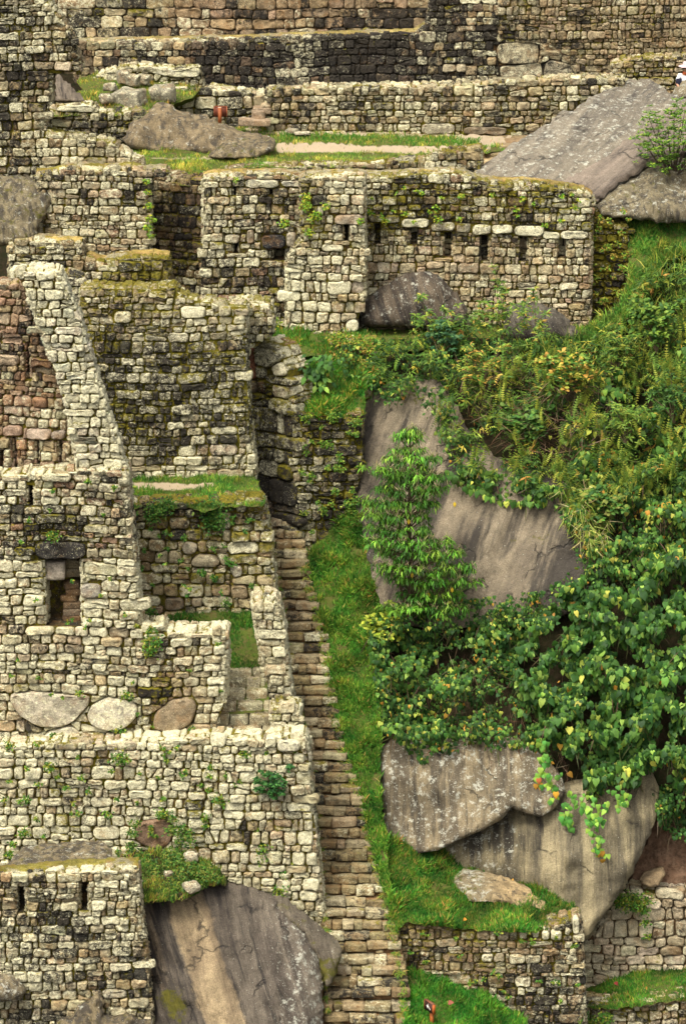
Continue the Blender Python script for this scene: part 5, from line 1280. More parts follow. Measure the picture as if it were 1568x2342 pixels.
vine('vine_leaves', 'fringe of round leaves hanging over the top edge of the streaked cliff face', [(1020, 1075), (1060, 1070), (1120, 1075), (1220, 1090), (1290, 1120), (1300, 1165), (1260, 1160), (1200, 1150), (1150, 1150), (1110, 1135), (1060, 1118), (1035, 1100)], 800, (.13, .22), (2, 4, 4, 2, .6, .1), 3, off=(.4, .75), clump=.2)
vine('vine_leaves', 'scattered broad vine leaves on the right slope above the cliff', [(1250, 900), (1400, 850), (1500, 760), (1640, 700), (1640, 1060), (1400, 1100), (1250, 1080)], 2400, (.11, .22), (2, 4, 3, 2, 1.5, .3), 4, cull=.02, clump=.5)
V_LOW = [(838, 1400), (900, 1420), (960, 1440), (1040, 1440), (1110, 1395), (1200, 1378), (1250, 1380), (1215, 1430), (1190, 1500), (1170, 1520), (1090, 1510), (1075, 1560), (1090, 1640), (1060, 1690), (1000, 1720), (960, 1740), (915, 1700), (868, 1660), (858, 1560), (846, 1480)]
vine('vine_leaves', 'mixed vine leaves and weeds covering the low slope below the small tree', V_LOW, 9000, (.06, .18), (5, 5, 3, 1.2, .8, .3), 5, off=(.1, .5), clump=.7, cull=-.40, scale=50)
vine('vine_leaves', 'sparse dark weeds hanging along the top of the grey-purple cliff block', [(1060, 1640), (1110, 1600), (1190, 1650), (1250, 1700), (1270, 1760), (1200, 1730), (1130, 1710), (1050, 1720), (960, 1745), (940, 1720), (1000, 1690)], 1500, (.07, .15), (4, 4, 2, 1, 1, .6), 6, off=(.2, .6), clump=.5, cull=-.05)
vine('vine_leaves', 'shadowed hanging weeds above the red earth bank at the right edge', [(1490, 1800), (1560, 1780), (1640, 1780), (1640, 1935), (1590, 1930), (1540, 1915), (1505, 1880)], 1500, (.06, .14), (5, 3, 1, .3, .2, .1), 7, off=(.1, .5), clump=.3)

# leafy bank: lance leaves, ferns, grasses, dead twigs
V_BANK = [(842, 830), (880, 790), (930, 745), (960, 715), (1010, 735), (1060, 725), (1120, 705), (1180, 725), (1240, 760), (1310, 778), (1350, 762), (1400, 725), (1440, 680), (1470, 600), (1530, 560), (1640, 530), (1640, 1120), (1500, 1110), (1380, 1120), (1290, 1150), (1200, 1120), (1120, 1095), (1050, 1085), (1015, 1010), (990, 940), (940, 890), (870, 880), (840, 860)]
LG = ((.025, .065, .010), (.055, .115, .015), (.11, .185, .022), (.24, .28, .035), (.34, .28, .04), (.36, .19, .04))
def sprays(mb, X, n_leaf, size, pal, wts, cn, up=.2, spread=1.0, wid=1.0):
    m = len(X); X2 = np.repeat(X, n_leaf, 0); a = rp.uniform(0, 2 * math.pi, m * n_leaf)
    tip = np.stack([np.cos(a) * spread, -.35 - .5 * rp.random(m * n_leaf), np.sin(a) * spread * .8 + up], 1)
    nr = np.array([0, -.7, 1.0]) + rnd3(rp, len(X2), .3)
    base = pick(rp, m, pal, wts, .15) * (1 + .35 * cn)[:, None]
    C = np.repeat(base, n_leaf, 0) * np.exp(rp.normal(0, .15, (m * n_leaf, 1)))
    scatter(mb, LANCE, X2 + rnd3(rp, len(X2), .03), tip, nr, rp.uniform(size[0], size[1], len(X2)), np.clip(C, 0, 1), wid)
mb = MB()
X, uv, cn = region_pts(V_BANK, 7500, rp, BANK, (.05, .6), 1.0, 60, -.16, 11)
sprays(mb, X, 6, (.10, .24), LG, (5, 5, 4, 1.6, .6, .3), cn)
mb.build('undergrowth', M_LEAF, None, smooth=False, label='thick bank of narrow-leaved bushes and weeds filling the right slope', category='undergrowth', kind='stuff')
mb = MB()
FERNR = [(860, 800), (960, 790), (1100, 850), (1240, 820), (1400, 780), (1500, 700), (1640, 600), (1640, 1130), (1450, 1150), (1330, 1200), (1290, 1140), (1190, 1105), (1110, 1090), (1040, 1080), (1000, 1000), (975, 920), (900, 880)]
X, uv, cn = region_pts(FERNR, 3000, rp, BANK, (.25, .8), .9, 60, .0, 12); m = len(X)
scatter(mb, FERN, X, np.array([0, -.5, .15]) + rnd3(rp, m, .55), np.array([0, -.4, 1]) + rnd3(rp, m, .4), rp.uniform(.22, .52, m), pick(rp, m, ((.06, .11, .014), (.16, .20, .025), (.38, .37, .045), (.035, .075, .012), (.42, .28, .05)), (4, 4, 3, 4, .5), .25))
k = rp.choice(m, 700); scatter(mb, FERN, X[k] + [0, -.1, .1], np.array([0, -.35, 1.0]) + rnd3(rp, 700, .3), np.array([0, -1, .2]) + rnd3(rp, 700, .3), rp.uniform(.3, .6, 700), pick(rp, 700, ((.13, .21, .03), (.26, .30, .04)), None, .2))
mb.build('fern_fronds', M_LEAF, None, smooth=False, label='yellow-green arching fern fronds spread over the right slope', category='ferns', kind='stuff')
mb = MB()
TW = [(1040, 830), (1200, 820), (1360, 850), (1420, 960), (1300, 1060), (1180, 1040), (1080, 960)]
X, uv, cn = region_pts(TW, 1500, rp, BANK, (.3, .95), .6, 60, None, 13); m = len(X)
scatter(mb, LANCE, X, rnd3(rp, m, 1) + [0, -.2, -.2], np.array([0, -1, .3]) + rnd3(rp, m, .3), rp.uniform(.25, .8, m), pick(rp, m, ((.16, .09, .05), (.10, .05, .03), (.25, .17, .10), (.05, .03, .02)), None, .2), .10)
X, uv, cn = region_pts([(1230, 1620), (1330, 1780), (1230, 1780), (1050, 1700), (1000, 1480), (1130, 1500)], 500, rp, BANK, (.2, .7), .4, 60, None, 14); m = len(X)
scatter(mb, LANCE, X, rnd3(rp, m, .5) + [0, -.2, -1], np.array([0, -1, .3]) + rnd3(rp, m, .3), rp.uniform(.3, .7, m), pick(rp, m, ((.16, .09, .05), (.10, .05, .03), (.25, .19, .12)), None, .2), .08)
mb.build('dead_twigs', M_LEAF, None, smooth=False, label='tangle of dead brown twigs and roots showing between the plants of the slope', category='twigs', kind='stuff')
vine('undergrowth', 'low mixed weeds along the edge where the turf drops to the cliff top', [(770, 790), (860, 775), (1000, 770), (1330, 775), (1330, 830), (1100, 860), (960, 920), (850, 905), (800, 900)], 4200, (.05, .13), (5, 5, 4, 2, 1.2, .4), 23, off=(.05, .35), clump=.4, cull=-.6, cat='undergrowth')
for seed_, lab_, rg_ in ((31, 'ragged weeds spilling over the right end of the streaked cliff face', [(1250, 1130), (1340, 1120), (1400, 1300), (1330, 1400), (1230, 1410), (1170, 1400), (1240, 1350), (1320, 1290), (1300, 1210)]),
                         (32, 'weeds and moss spilling down the upper edge of the streaked cliff face', [(840, 870), (960, 860), (1040, 930), (1070, 1040), (1200, 1080), (1260, 1130), (1180, 1135), (1090, 1110), (1035, 1070), (1000, 1000), (960, 925), (850, 925)]),
                         (33, 'low weeds along the foot of the streaked cliff face behind the tree', [(900, 1380), (1100, 1365), (1240, 1350), (1260, 1420), (1000, 1450), (880, 1430)])):
    vine('undergrowth', lab_, rg_, 2100, (.05, .13), (6, 5, 3, 1.5, .8, .4), seed_, off=(.55, .9), clump=.2, cull=-.2, scale=30, cat='undergrowth')
EXTRA = [(1040, 1500), (1180, 1500), (1200, 1640), (1260, 1720), (1180, 1740), (1060, 1720), (1080, 1640), (1090, 1560)]
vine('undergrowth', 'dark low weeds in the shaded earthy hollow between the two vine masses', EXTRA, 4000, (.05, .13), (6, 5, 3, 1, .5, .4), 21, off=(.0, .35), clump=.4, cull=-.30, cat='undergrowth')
vine('undergrowth', 'mixed leaves filling the slope between ferns and vine curtain at the right', [(1290, 1060), (1450, 1000), (1640, 980), (1640, 1330), (1400, 1350), (1330, 1330), (1335, 1240), (1300, 1160)], 5200, (.06, .15), (6, 5, 3, 1.2, .8, .3), 22, off=(.0, .4), clump=.5, cull=-.5, cat='undergrowth')
# grass tufts at the slope's upper edge and hanging over the cliff
mb = MB()
X, uv, cn = region_pts([(1300, 770), (1440, 690), (1480, 590), (1640, 540), (1640, 900), (1500, 900), (1300, 860), (1200, 830), (1180, 790)], 5200, rp, BANK, (.1, .5), .5, 60, None, 15); m = len(X)
scatter(mb, BLADE, X, np.array([0, -.35, .9]) + rnd3(rp, m, .4), np.array([0, -1, .4]) + rnd3(rp, m, .4), rp.uniform(.18, .42, m), pick(rp, m, ((.06, .13, .014), (.13, .20, .025), (.28, .31, .04), (.42, .36, .07)), (4, 4, 2, 1)), .55)
X, uv, cn = region_pts([(1270, 1120), (1340, 1090), (1400, 1160), (1380, 1270), (1320, 1240), (1290, 1190)], 900, rp, BANK, (.4, .8), .4, 60, None, 16); m = len(X)
scatter(mb, BLADE, X, np.array([0, -.3, -.7]) + rnd3(rp, m, .45), np.array([0, -1, .4]) + rnd3(rp, m, .4), rp.uniform(.25, .5, m), pick(rp, m, ((.20, .28, .035), (.36, .38, .08), (.42, .36, .16)), None), .45)
mb.build('long_grass', M_LEAF, None, smooth=False, label='long pale grass tufts along the upper edge of the right slope', category='grass', kind='stuff')

# weeds rooted in the walls: small leaf clusters on the stones, given as centres in the picture
def weeds(name, label, spots, D, size=(.05, .10), pal=((.035, .11, .012), (.06, .16, .018), (.13, .22, .025), (.24, .25, .03)), T=OVAL, dens=1.0, off=.10):
    mb = MB()
    for sp in spots:
        u, v, r = sp[:3]; n = int(10 + r * r * .45 * dens); Y = sp[3] if len(sp) > 3 else None
        a = rp.uniform(0, 2 * math.pi, n); rr = r * np.sqrt(rp.random(n)) * np.exp(rp.normal(0, .25, n))
        uu, vv = u + rr * np.cos(a), v + rr * np.sin(a) * .8
        Yb = np.full(n, Y) if Y else D(uu, vv)
        X = Wn(uu, vv, Yb - off - rp.uniform(0, .02 + r * .006, n))
        tip = np.array([0, -.7, -.1]) + rnd3(rp, n, .6); nr = np.array([0, -.8, .8]) + rnd3(rp, n, .4)
        scatter(mb, T, X, tip, nr, rp.uniform(size[0], size[1], n), pick(rp, n, pal, None, .2))
    return mb.build(name, M_LEAF, None, smooth=False, label=label, category='weeds', kind='stuff')
spots = [(115, 1975 - 222, 14), (275, 1735, 18), (245, 1860, 10), (58, 1830, 10), (55, 1905, 12), (30, 1930, 9), (480, 1775, 8), (372, 1860, 14), (560, 1725, 12), (598, 1940, 16), (600, 1965, 14), (650, 1998, 12), (640, 2040, 20), (22, 1705, 10), (186, 1780, 7), (500, 1830, 14), (545, 1790, 9), (470, 1870, 12), (660, 1745, 8), (420, 1770, 8), (300, 1950, 14), (20, 1955, 10), (90, 1795, 7)] + [(rp.uniform(0, 700), rp.uniform(1700, 2000), rp.uniform(3, 7)) for _ in range(60)]
weeds('weeds', 'little green weeds sprouting from the joints of the long pale rubble wall', spots, lambda u, v: 94.45 + 0 * u)
spots = [(182, 1585, 8), (290, 1592, 13), (275, 1670, 12), (345, 1440, 10), (347, 1470, 20), (344, 1490, 15), (460, 1685, 16), (440, 1670, 10), (120, 1225, 14), (200, 1100, 6), (262, 1112, 6)] + [(rp.uniform(0, 510), rp.uniform(1100, 1690), rp.uniform(2.5, 5)) for _ in range(36)]
weeds('weeds', 'scattered green weeds in the joints of the doorway building', spots, lambda u, v: 95.3 + 0 * u)
spots = [(485, 1165, 30), (490, 1195, 26), (360, 1165, 24), (350, 1185, 14), (380, 1150, 20), (461, 1308, 9), (490, 1320, 8), (523, 1287, 10), (580, 1338, 7), (518, 1378, 10), (420, 1230, 7), (325, 1392, 12), (345, 1400, 14)] + [(rp.uniform(300, 600), rp.uniform(1160, 1390), rp.uniform(3, 6)) for _ in range(26)]
weeds('weeds', 'creepers hanging from the grass ledge over the tan rubble wall', spots, lambda u, v: 98.95 + 0 * u, pal=((.03, .10, .015), (.06, .16, .02), (.12, .2, .03)))
spots = [(rp.uniform(685, 826), rp.uniform(960, 1240), rp.uniform(4, 11)) for _ in range(32)] + [(700, 955, 12), (760, 950, 16), (815, 965, 14), (800, 1150, 14)]
weeds('weeds', 'small weeds all over the dark mossy wall right of the stair head', spots, lambda u, v: 103.1 + 0 * u, pal=((.05, .13, .015), (.10, .2, .02), (.2, .25, .03)))
spots = [(335, 415, 8), (338, 440, 7), (340, 470, 9), (345, 500, 11), (340, 520, 10), (345, 540, 8), (650, 800 - 290, 10), (720, 495, 14), (705, 530, 10), (745, 470, 8), (700, 450, 9), (822, 505, 8), (880, 505, 7), (925, 490, 7), (1000, 502, 9), (845, 485, 8), (290, 716, 10), (316, 718, 7), (500, 722, 9), (540, 410, 6), (860, 690, 14), (700, 470, 12), (630, 330 + 410, 14)] + [(rp.uniform(840, 1340), rp.uniform(420, 520), rp.uniform(3, 6)) for _ in range(26)]
weeds('weeds', 'tiny ferns and yellow moss tufts on the window wall and niche wall', spots, lambda u, v: np.where(u < 345, 106.4, np.where(u < 834, 106.55, 107.95)), pal=((.10, .22, .02), (.2, .33, .03), (.36, .36, .03)))
spots = [(rp.uniform(1345, 1436), rp.uniform(480, 740), rp.uniform(4, 10)) for _ in range(40)] + [(rp.uniform(760, 860), rp.uniform(770, 900), rp.uniform(8, 20)) for _ in range(34)]
weeds('weeds', 'weeds creeping over the dark wall end and the little ruined terraces', spots, lambda u, v: np.where(u > 1200, 108.4, BANK(u, v) - .25), pal=((.06, .14, .015), (.12, .22, .02), (.25, .28, .03), (.3, .2, .04)))
spots = [(312, 2010, 20), (325, 1960, 22), (300, 1935, 14), (345, 1990, 26), (360, 2025, 26), (330, 2040, 24), (395, 1960, 24), (415, 1900, 20), (425, 1925, 22), (410, 2020, 24), (420, 1985, 20), (455, 1985, 22), (480, 2000, 22), (390, 1900, 14), (305, 1905, 14), (310, 1880, 12), (395, 1870, 12), (330, 2010, 20), (350, 2050, 18)]
weeds('weeds', 'green weeds crowding the planted hollow around the flat brown stone', spots, lambda u, v: np.interp(v, [1860, 1945, 2060], [94.3, 94.0, 92.2]), dens=.75, size=(.04, .10), pal=((.025, .07, .01), (.045, .12, .014), (.09, .16, .02), (.15, .17, .025)))
grass('grass', 'unkempt grass in the planted hollow under the flat brown stone', s_hl, 5000, rp, (.07, .18), ((.05, .12, .015), (.10, .17, .02), (.17, .2, .03), (.2, .15, .05)), (3, 3, 2, 1))
spots = [(rp.uniform(905, 1320), rp.uniform(2125, 2300), rp.uniform(3, 6)) for _ in range(30)] + [(1470, 2080, 12), (1476, 2110, 9), (1480, 2140, 8), (1060, 2290, 9), (1440, 2060, 26), (1465, 2065, 24), (1420, 2062, 18), (1345, 2340, 20), (1380, 2330, 20)]
weeds('weeds', 'weeds on the brown and cream walls at the lower right', spots, lambda u, v: np.where(u < 1330, 94.1, np.where(v > 2280, 95.1, 97.15)))
spots = [(u, v, r) for v in range(1190, 2330, 26) for u, r in [(ul(v) + 2 + rp.normal(0, 2), rp.uniform(3, 8))]] + [(ur(v) - 6, v, rp.uniform(4, 10)) for v in range(1300, 2330, 22)]
weeds('weeds', 'green tufts growing along both edges of the long staircase', spots, lambda u, v: np.interp(v, [1170, 2360], [103.45, 91.85]) - .05, T=BLADE, size=(.10, .18), dens=1.6, off=.05, pal=((.08, .18, .02), (.16, .24, .03), (.30, .24, .05)))

# ------------------------------------------------------------------ single plants
def stem_shrub(name, label, u, v, Y, stems, leaf, pal, cat='shrub', seed=0, nleaf=10, lsize=(.12, .22), T=LANCE, wid=1.1, group=None, tufts=7, wts=None):
    """stems: list of (du px, height px, lean depth m)"""
    rs = np.random.default_rng(seed + 900); base = W(u, v, Y); root = empty(name, base, label=label, category=cat, group=group)
    ms, ml = MB(), MB()
    for du, hp, dy in stems:
        top = W(u + du, v - hp, Y + dy) - base; mid = top * .5 + np.array([rs.normal(0, .05), 0, .05 * np.linalg.norm(top)])
        pts = [np.zeros(3) - [0, 0, .1], mid * .55, mid, top * .8, top]; tube(ms, pts, [.022, .018, .014, .009, .004], (.12, .09, .045), 5)
        for k in range(tufts):
            f = 1 - (k / tufts) ** 1.2 * .75; P = (mid * (1 - (f - .5) * 2) + top * ((f - .5) * 2)) if f > .5 else mid * f * 2
            P = P + rs.normal(0, .06, 3) * (1 + k * .4); n = nleaf; a = rs.uniform(0, 6.3, n)
            tip = np.stack([np.cos(a), np.sin(a) * .8 - .3, rs.uniform(-.5, .7, n)], 1)
            scatter(ml, T, np.tile(P, (n, 1)) + rs.normal(0, .02, (n, 3)), tip, np.array([0, -.5, 1]) + rs.normal(0, .3, (n, 3)), rs.uniform(lsize[0], lsize[1], n), pick(rs, n, pal, wts, .15), wid)
    ms.build('stem', M_BARK, root); ml.build('leaves', M_LEAF, root, smooth=False)
    return root
BAM = ((.05, .12, .018), (.11, .20, .03), (.21, .31, .045), (.36, .35, .05), (.45, .27, .05))
stem_shrub('shrub', 'tall feathery bamboo-like shrub reaching up in front of the niche wall', 1150, 800, 106.0, [(-18, 185, -.2), (0, 150, .1), (-45, 110, 0), (25, 100, -.3), (50, 85, 0), (-70, 75, -.3), (-5, 120, -.4)], None, BAM, seed=1, nleaf=11, tufts=9, wts=(3, 4, 3, 1.2, .8))
stem_shrub('shrub', 'slim leafy shrub just right of the tall feathery one', 1225, 790, 106.0, [(-5, 125, 0), (-25, 95, .2), (15, 80, -.2), (10, 55, 0)], None, BAM, seed=2, nleaf=10, tufts=7, wts=(3, 4, 3, 2, 1.5))
stem_shrub('shrub', 'bamboo-like shrub in front of the half-buried boulder', 985, 800, 105.9, [(-22, 120, 0), (5, 85, -.2), (35, 100, 0), (-40, 70, -.2), (60, 90, .2), (20, 60, -.3)], None, BAM, seed=3, nleaf=11, tufts=8, wts=(3, 4, 3, 1.4, .6))
stem_shrub('shrub', 'dark blue-green bushy shrub beside the bamboo-like one', 1005, 815, 105.6, [(0, 75, 0), (-25, 55, 0), (25, 60, -.2), (45, 40, 0)], None, ((.03, .09, .035), (.05, .13, .05), (.09, .18, .06)), seed=4, nleaf=14, tufts=7, lsize=(.09, .16), T=OVAL)
stem_shrub('shrub', 'dark green bush rooted high in the right end of the pale rubble wall', 622, 1822, 94.25, [(0, 42, -.35), (-25, 20, -.3), (28, 35, -.3), (18, 10, -.35), (-12, 50, -.25), (38, 62, -.2), (-30, 40, -.2), (5, 20, -.4)], None, ((.015, .06, .014), (.03, .10, .02), (.05, .15, .03)), seed=5, nleaf=16, tufts=6, lsize=(.06, .11), T=OVAL)
stem_shrub('shrub', 'yellow-green leafy shrub at the foot of the small tree on the left', 880, 1470, 100.3, [(0, 70, -.2), (-30, 40, 0), (25, 50, -.2), (-10, 15, -.4), (15, 90, 0), (-38, 65, 0)], None, ((.10, .17, .02), (.22, .30, .03), (.36, .40, .04)), seed=6, nleaf=10, tufts=7, lsize=(.11, .19), T=OVAL)
for i, (u, v, hgt, lab, pal_) in enumerate([
    (1100, 880, 90, 'bushy clump of narrow leaves above the middle of the streaked cliff face', BAM), (1290, 900, 95, 'tall yellowish clump rising from the middle of the fern slope', BAM),
    (1400, 860, 105, 'leafy clump below the green slope, second from the photo edge', ((.03, .085, .014), (.07, .15, .022), (.14, .22, .03), (.25, .28, .04))), (1500, 800, 120, 'high green clump at the right edge below the green slope', ((.035, .09, .014), (.08, .16, .022), (.16, .24, .03))),
    (1540, 960, 110, 'broad dark leafy clump at the right edge above the vine curtain', ((.02, .06, .012), (.045, .11, .018), (.08, .16, .024))), (1190, 1010, 80, 'low dark clump between ferns and the cliff top', ((.025, .07, .012), (.05, .12, .018), (.11, .18, .03))),
    (1430, 1010, 90, 'pale green clump in the lower right of the fern slope', ((.06, .13, .02), (.13, .21, .03), (.22, .29, .04))), (1370, 1190, 70, 'leafy clump spilling down beside the right end of the cliff face', ((.03, .085, .014), (.07, .15, .022), (.2, .22, .04)))]):
    Yc = float(BANK(u, v)[0]) - .9 - 1.2 * mound(u, v)
    stem_shrub('shrub', lab, u, v, Yc, [(rp.uniform(-55, 55), hgt * rp.uniform(.45, 1.0), rp.uniform(-.4, .3)) for _ in range(11)], None, pal_, seed=40 + i, nleaf=12, tufts=7, lsize=(.10, .20), T=(LANCE if i % 2 == 0 else OVAL), wid=1.2)
# round-headed bush on the slabs
root = empty('bush', W(1540, 405, 109.9), label='bright green bushy shrub growing on the rock slabs at the right edge', category='bush')
ms, ml = MB(), MB(); b0 = W(1540, 405, 109.9)
BC = [(1482, 268, .3), (1478, 305, 0), (1500, 285, -.2), (1496, 330, -.3), (1470, 325, .2), (1512, 355, -.4), (1515, 375, -.3), (1540, 258, .2), (1555, 280, -.2), (1565, 250, .3), (1590, 262, 0), (1540, 305, -.4), (1565, 320, -.5), (1600, 310, -.2), (1545, 345, -.3), (1585, 350, -.3), (1610, 280, .3), (1528, 330, 0), (1560, 370, -.3), (1625, 330, 0), (1500, 308, .2), (1525, 290, .3), (1580, 290, .2), (1486, 350, .1)]
for u, v, dy in BC:
    P = W(u, v, 109.6 + dy) - b0; tube(ms, [np.zeros(3), P * .45 + [0, 0, -.12], P], [.035, .02, .008], (.08, .055, .035), 5)
    for k in range(13):
        Q = P + rp.normal(0, .19, 3); n = 18; a = rp.uniform(0, 6.3, n); e = rp.uniform(.0, .9, n)
        tip = np.stack([np.cos(a), np.sin(a) - .2, e], 1)
        scatter(ml, LANCE, np.tile(Q, (n, 1)), tip, np.array([0, -.3, 1]) + rp.normal(0, .3, (n, 3)), rp.uniform(.08, .16, n), pick(rp, n, ((.04, .10, .014), (.09, .19, .02), (.19, .31, .035), (.32, .39, .05)), (3, 4, 3, 1), .2), 1.1)
ms.build('branches', M_BARK, root); ml.build('leaves', M_LEAF, root, smooth=False)
# broad-leaved plant
b0 = W(728, 885, 104.0); root = empty('broad_leaved_plant', b0, label='dark plant with large oval leaves on the green bank above the stair head', category='plant')
ms, ml = MB(), MB()
for k in range(85):
    u, v = 726 + rp.normal(0, 18), rp.uniform(806, 888); P = W(u, v, 103.75 + rp.normal(0, .12)) - b0
    if k % 4 == 0: tube(ms, [np.array([0, .1, -.1]), P * .5, P], [.014, .01, .006], (.05, .10, .03), 5)
    yl = v > 865 and rp.random() < .5
    scatter(ml, OVAL, P[None], np.array([[rp.normal(0, .6), -.6, -.55 + rp.normal(0, .25)]]), np.array([[rp.normal(0, .2), -.8, .9]]), rp.uniform(.15, .28), pick(rp, 1, (((.17, .30, .04),) if yl else ((.025, .075, .012), (.04, .11, .016), (.065, .15, .022))), None, .15), 1.0)
ms.build('stem', M_BARK, root); ml.build('leaves', M_LEAF, root, smooth=False)
# hanging strands over the great rock
for i, (u, v0_, v1_, Y, lab) in enumerate([(1300, 1800, 1895, 96.6, 'leftmost vine strand hanging down over the great overhanging rock'), (1345, 1810, 1880, 96.5, 'vine strand hanging in the middle over the great overhanging rock'), (1368, 1830, 1962, 96.2, 'longest vine strand, ending in yellow and orange leaves'),
                                        (1262, 1765, 1830, 96.9, 'short vine strand at the corner where the two cliff blocks meet'), (1420, 1790, 1850, 96.6, 'vine strand hanging near the right shoulder of the great rock'), (1240, 1680, 1800, 97.2, 'vine strand with two big orange leaves over the grey-purple block')]):
    b = W(u, v0_, Y); root = empty('hanging_vine', b, label=lab, category='vine', group='vine strands hanging over the cliff'); L = b[2] - W(u, v1_, Y)[2]
    ms, ml = MB(), MB(); zz = np.linspace(0, -L, 9); pts = np.stack([.10 * np.sin(np.arange(9) * .9 + i), -.05 * np.ones(9), zz], 1); tube(ms, pts, .008, (.10, .09, .04), 4)
    n = int(L * 30); k = rp.random(n); w_ = .26 * (1 - .6 * k); P = np.stack([rp.normal(0, 1, n) * w_ * .6 + np.interp(k * L, -zz, pts[:, 0]), rp.uniform(-.25, .0, n), -k * L], 1)
    C = pick(rp, n, ((.08, .24, .04), (.14, .33, .05), (.26, .42, .06)), None, .15)
    if i in (2, 5): C[(k > .85) & (rp.random(n) < .4)] = (.42, .22, .03)
    scatter(ml, HEART, P, np.array([0, -.3, -1]) + rp.normal(0, .3, (n, 3)), np.array([0, -1, .5]) + rp.normal(0, .3, (n, 3)), rp.uniform(.11, .19, n), C)
    if i == 5:
        scatter(ml, HEART, np.array([[.35, -.5, -L * .98], [-.12, -.5, -L * .72]]), np.array([[0, -.3, -1], [.1, -.3, -1.0]]), np.array([[0, -1, .4], [.1, -1, .4]]), np.array([.19, .17]), np.array([(.6, .30, .03), (.42, .12, .04)]))
    ms.build('stem', M_BARK, root); ml.build('leaves', M_LEAF, root, smooth=False)
# fallen leaves on the grass terrace
for i, (u, v, Y, c, lab) in enumerate([(1130, 2148 - 24, 94.15, (.55, .22, .03), 'orange fallen leaf near the front of the grass terrace'), (966, 2085, 94.9, (.22, .11, .05), 'brown fallen leaf on the left of the grass terrace'), (1168, 2008 + 6, 96.4, (.5, .28, .06), 'yellowish fallen leaf behind the cream and white rock'), (1480, 2262, 96.0, (.5, .24, .04), 'orange fallen leaf on the lowest right grass strip'),
                                       (1412, 2250, 96.4, (.3, .05, .04), 'dark red fallen leaf on the lowest right grass strip'), (1025, 2293, 92.9, (.25, .07, .04), 'rust-brown fallen leaf right of the arrow sign'), (1058, 2104, 94.5, (.55, .22, .03), 'small orange leaf among the darker tufts of the grass terrace')]):
    mb = MB(); scatter(mb, HEART, np.zeros((1, 3)), np.array([[rp.normal(0, .6) + .3, -.4, .25]]), np.array([[0, -.8, .8]]), np.array([.15]), np.array([c])); o = mb.build('fallen_leaf', M_LEAF, None, smooth=False, label=lab, category='leaf', group='fallen leaves on the grass'); o.location = W(u, v, Y)

# ------------------------------------------------------------------ the small tree
TY = 100.2; tb = W(934, 1412, TY)
root = empty('tree', tb, label='small pyramid-shaped tree with drooping fingered leaves beside the cliff', category='tree')
mt, mc, mc2 = MB(), MB(), MB()
def tp(u, v, dy=0.0): return W(u, v, TY + dy) - tb
trunk = [tp(934, 1425), tp(936, 1350), tp(938, 1280, .05), tp(934, 1200, .05), tp(936, 1120), tp(938, 1060), tp(937, 1000)]
tube(mt, trunk, [.085, .075, .065, .055, .042, .028, .012], (.085, .055, .032), 8)
tube(mt, [tp(930, 1400), tp(915, 1340, -.1), tp(900, 1270, -.15), tp(880, 1220, -.1)], [.05, .04, .03, .012], (.085, .055, .032), 6)
ENV = [(985, -14, 14), (1000, -30, 26), (1030, -42, 28), (1050, -52, 66), (1075, -95, 50), (1092, -55, 78), (1120, -85, 82), (1150, -100, 68), (1180, -104, 40), (1210, -100, 48), (1240, -118, 98), (1265, -85, 128), (1300, -75, 145), (1330, -35, 152), (1360, -20, 120), (1392, -62, 132)]
def cluster(P, s, rs):
    n = 14; a = np.linspace(0, 2 * math.pi, n, endpoint=False) + rs.uniform(0, 1)
    tip = np.stack([np.cos(a), np.sin(a) - .1, -.25 - .85 * rs.random(n)], 1) + rs.normal(0, .18, (n, 3)); nr = np.stack([np.cos(a), np.sin(a), np.full(n, .9)], 1)
    base = pick(rs, 1, ((.03, .10, .010), (.06, .17, .015), (.11, .25, .022), (.19, .33, .035)), (3, 4, 3, 1.8), .25)
    X = np.tile(P, (n, 1)) + np.stack([np.cos(a), np.sin(a), np.zeros(n)], 1) * .05 * s + rs.normal(0, .045, (n, 3))
    scatter(mc, LANCE, X, tip, nr, s * rs.uniform(.15, .26, n), np.repeat(base, n, 0) * np.exp(rs.normal(0, .2, (n, 1))), 1.0)
    if rs.random() < .40:    # pale seed plumes standing over the leaves
        k = 7; scatter(mc2, LANCE, np.tile(P, (k, 1)) + rs.normal(0, .03, (k, 3)), np.stack([rs.normal(0, .5, k), rs.normal(-.3, .3, k), np.full(k, .9)], 1), np.array([0, -1, .2]) + rs.normal(0, .3, (k, 3)), rs.uniform(.12, .22, k), pick(rs, k, ((.40, .34, .15), (.30, .30, .12), (.48, .40, .22)), None, .1), .28)
rt = np.random.default_rng(31)
for i, (v, l, r) in enumerate(ENV):
    nb = 3 + int((r - l) / 11)
    for k in range(nb):
        f = (k + .5) / nb + rt.normal(0, .05); u = 937 + l + (r - l) * f; half = (r - l) / 2
        dmax = math.sqrt(max(0, 1 - ((f - .5) * 2) ** 2)) * half / 87; 
        for dy in (-.8 * dmax, .5 * dmax) if half > 40 else (-.4 * dmax, .3 * dmax):
            dy += rt.normal(0, .1); P = tp(u, v + rt.normal(0, 4) + 3 * math.sin(k * 2.1 + i) - abs(f - .5) * 10, dy)
            tv = min(1400, v + 22 + abs(u - 937) * .18); Q = tp(937, tv, 0.02)
            if (k % 2 == 0) or abs(f - .5) > .35: tube(mt, [Q, (Q + P) / 2 + [0, 0, -.02], P], [.016, .011, .005], (.10, .075, .035), 4)
            cluster(P, rt.uniform(.8, 1.1), rt)
            if abs(u - 937) > 30 and rt.random() < .7:
                cluster(P * .72 + Q * .28 + rt.normal(0, .07, 3), rt.uniform(.7, 1.0), rt)
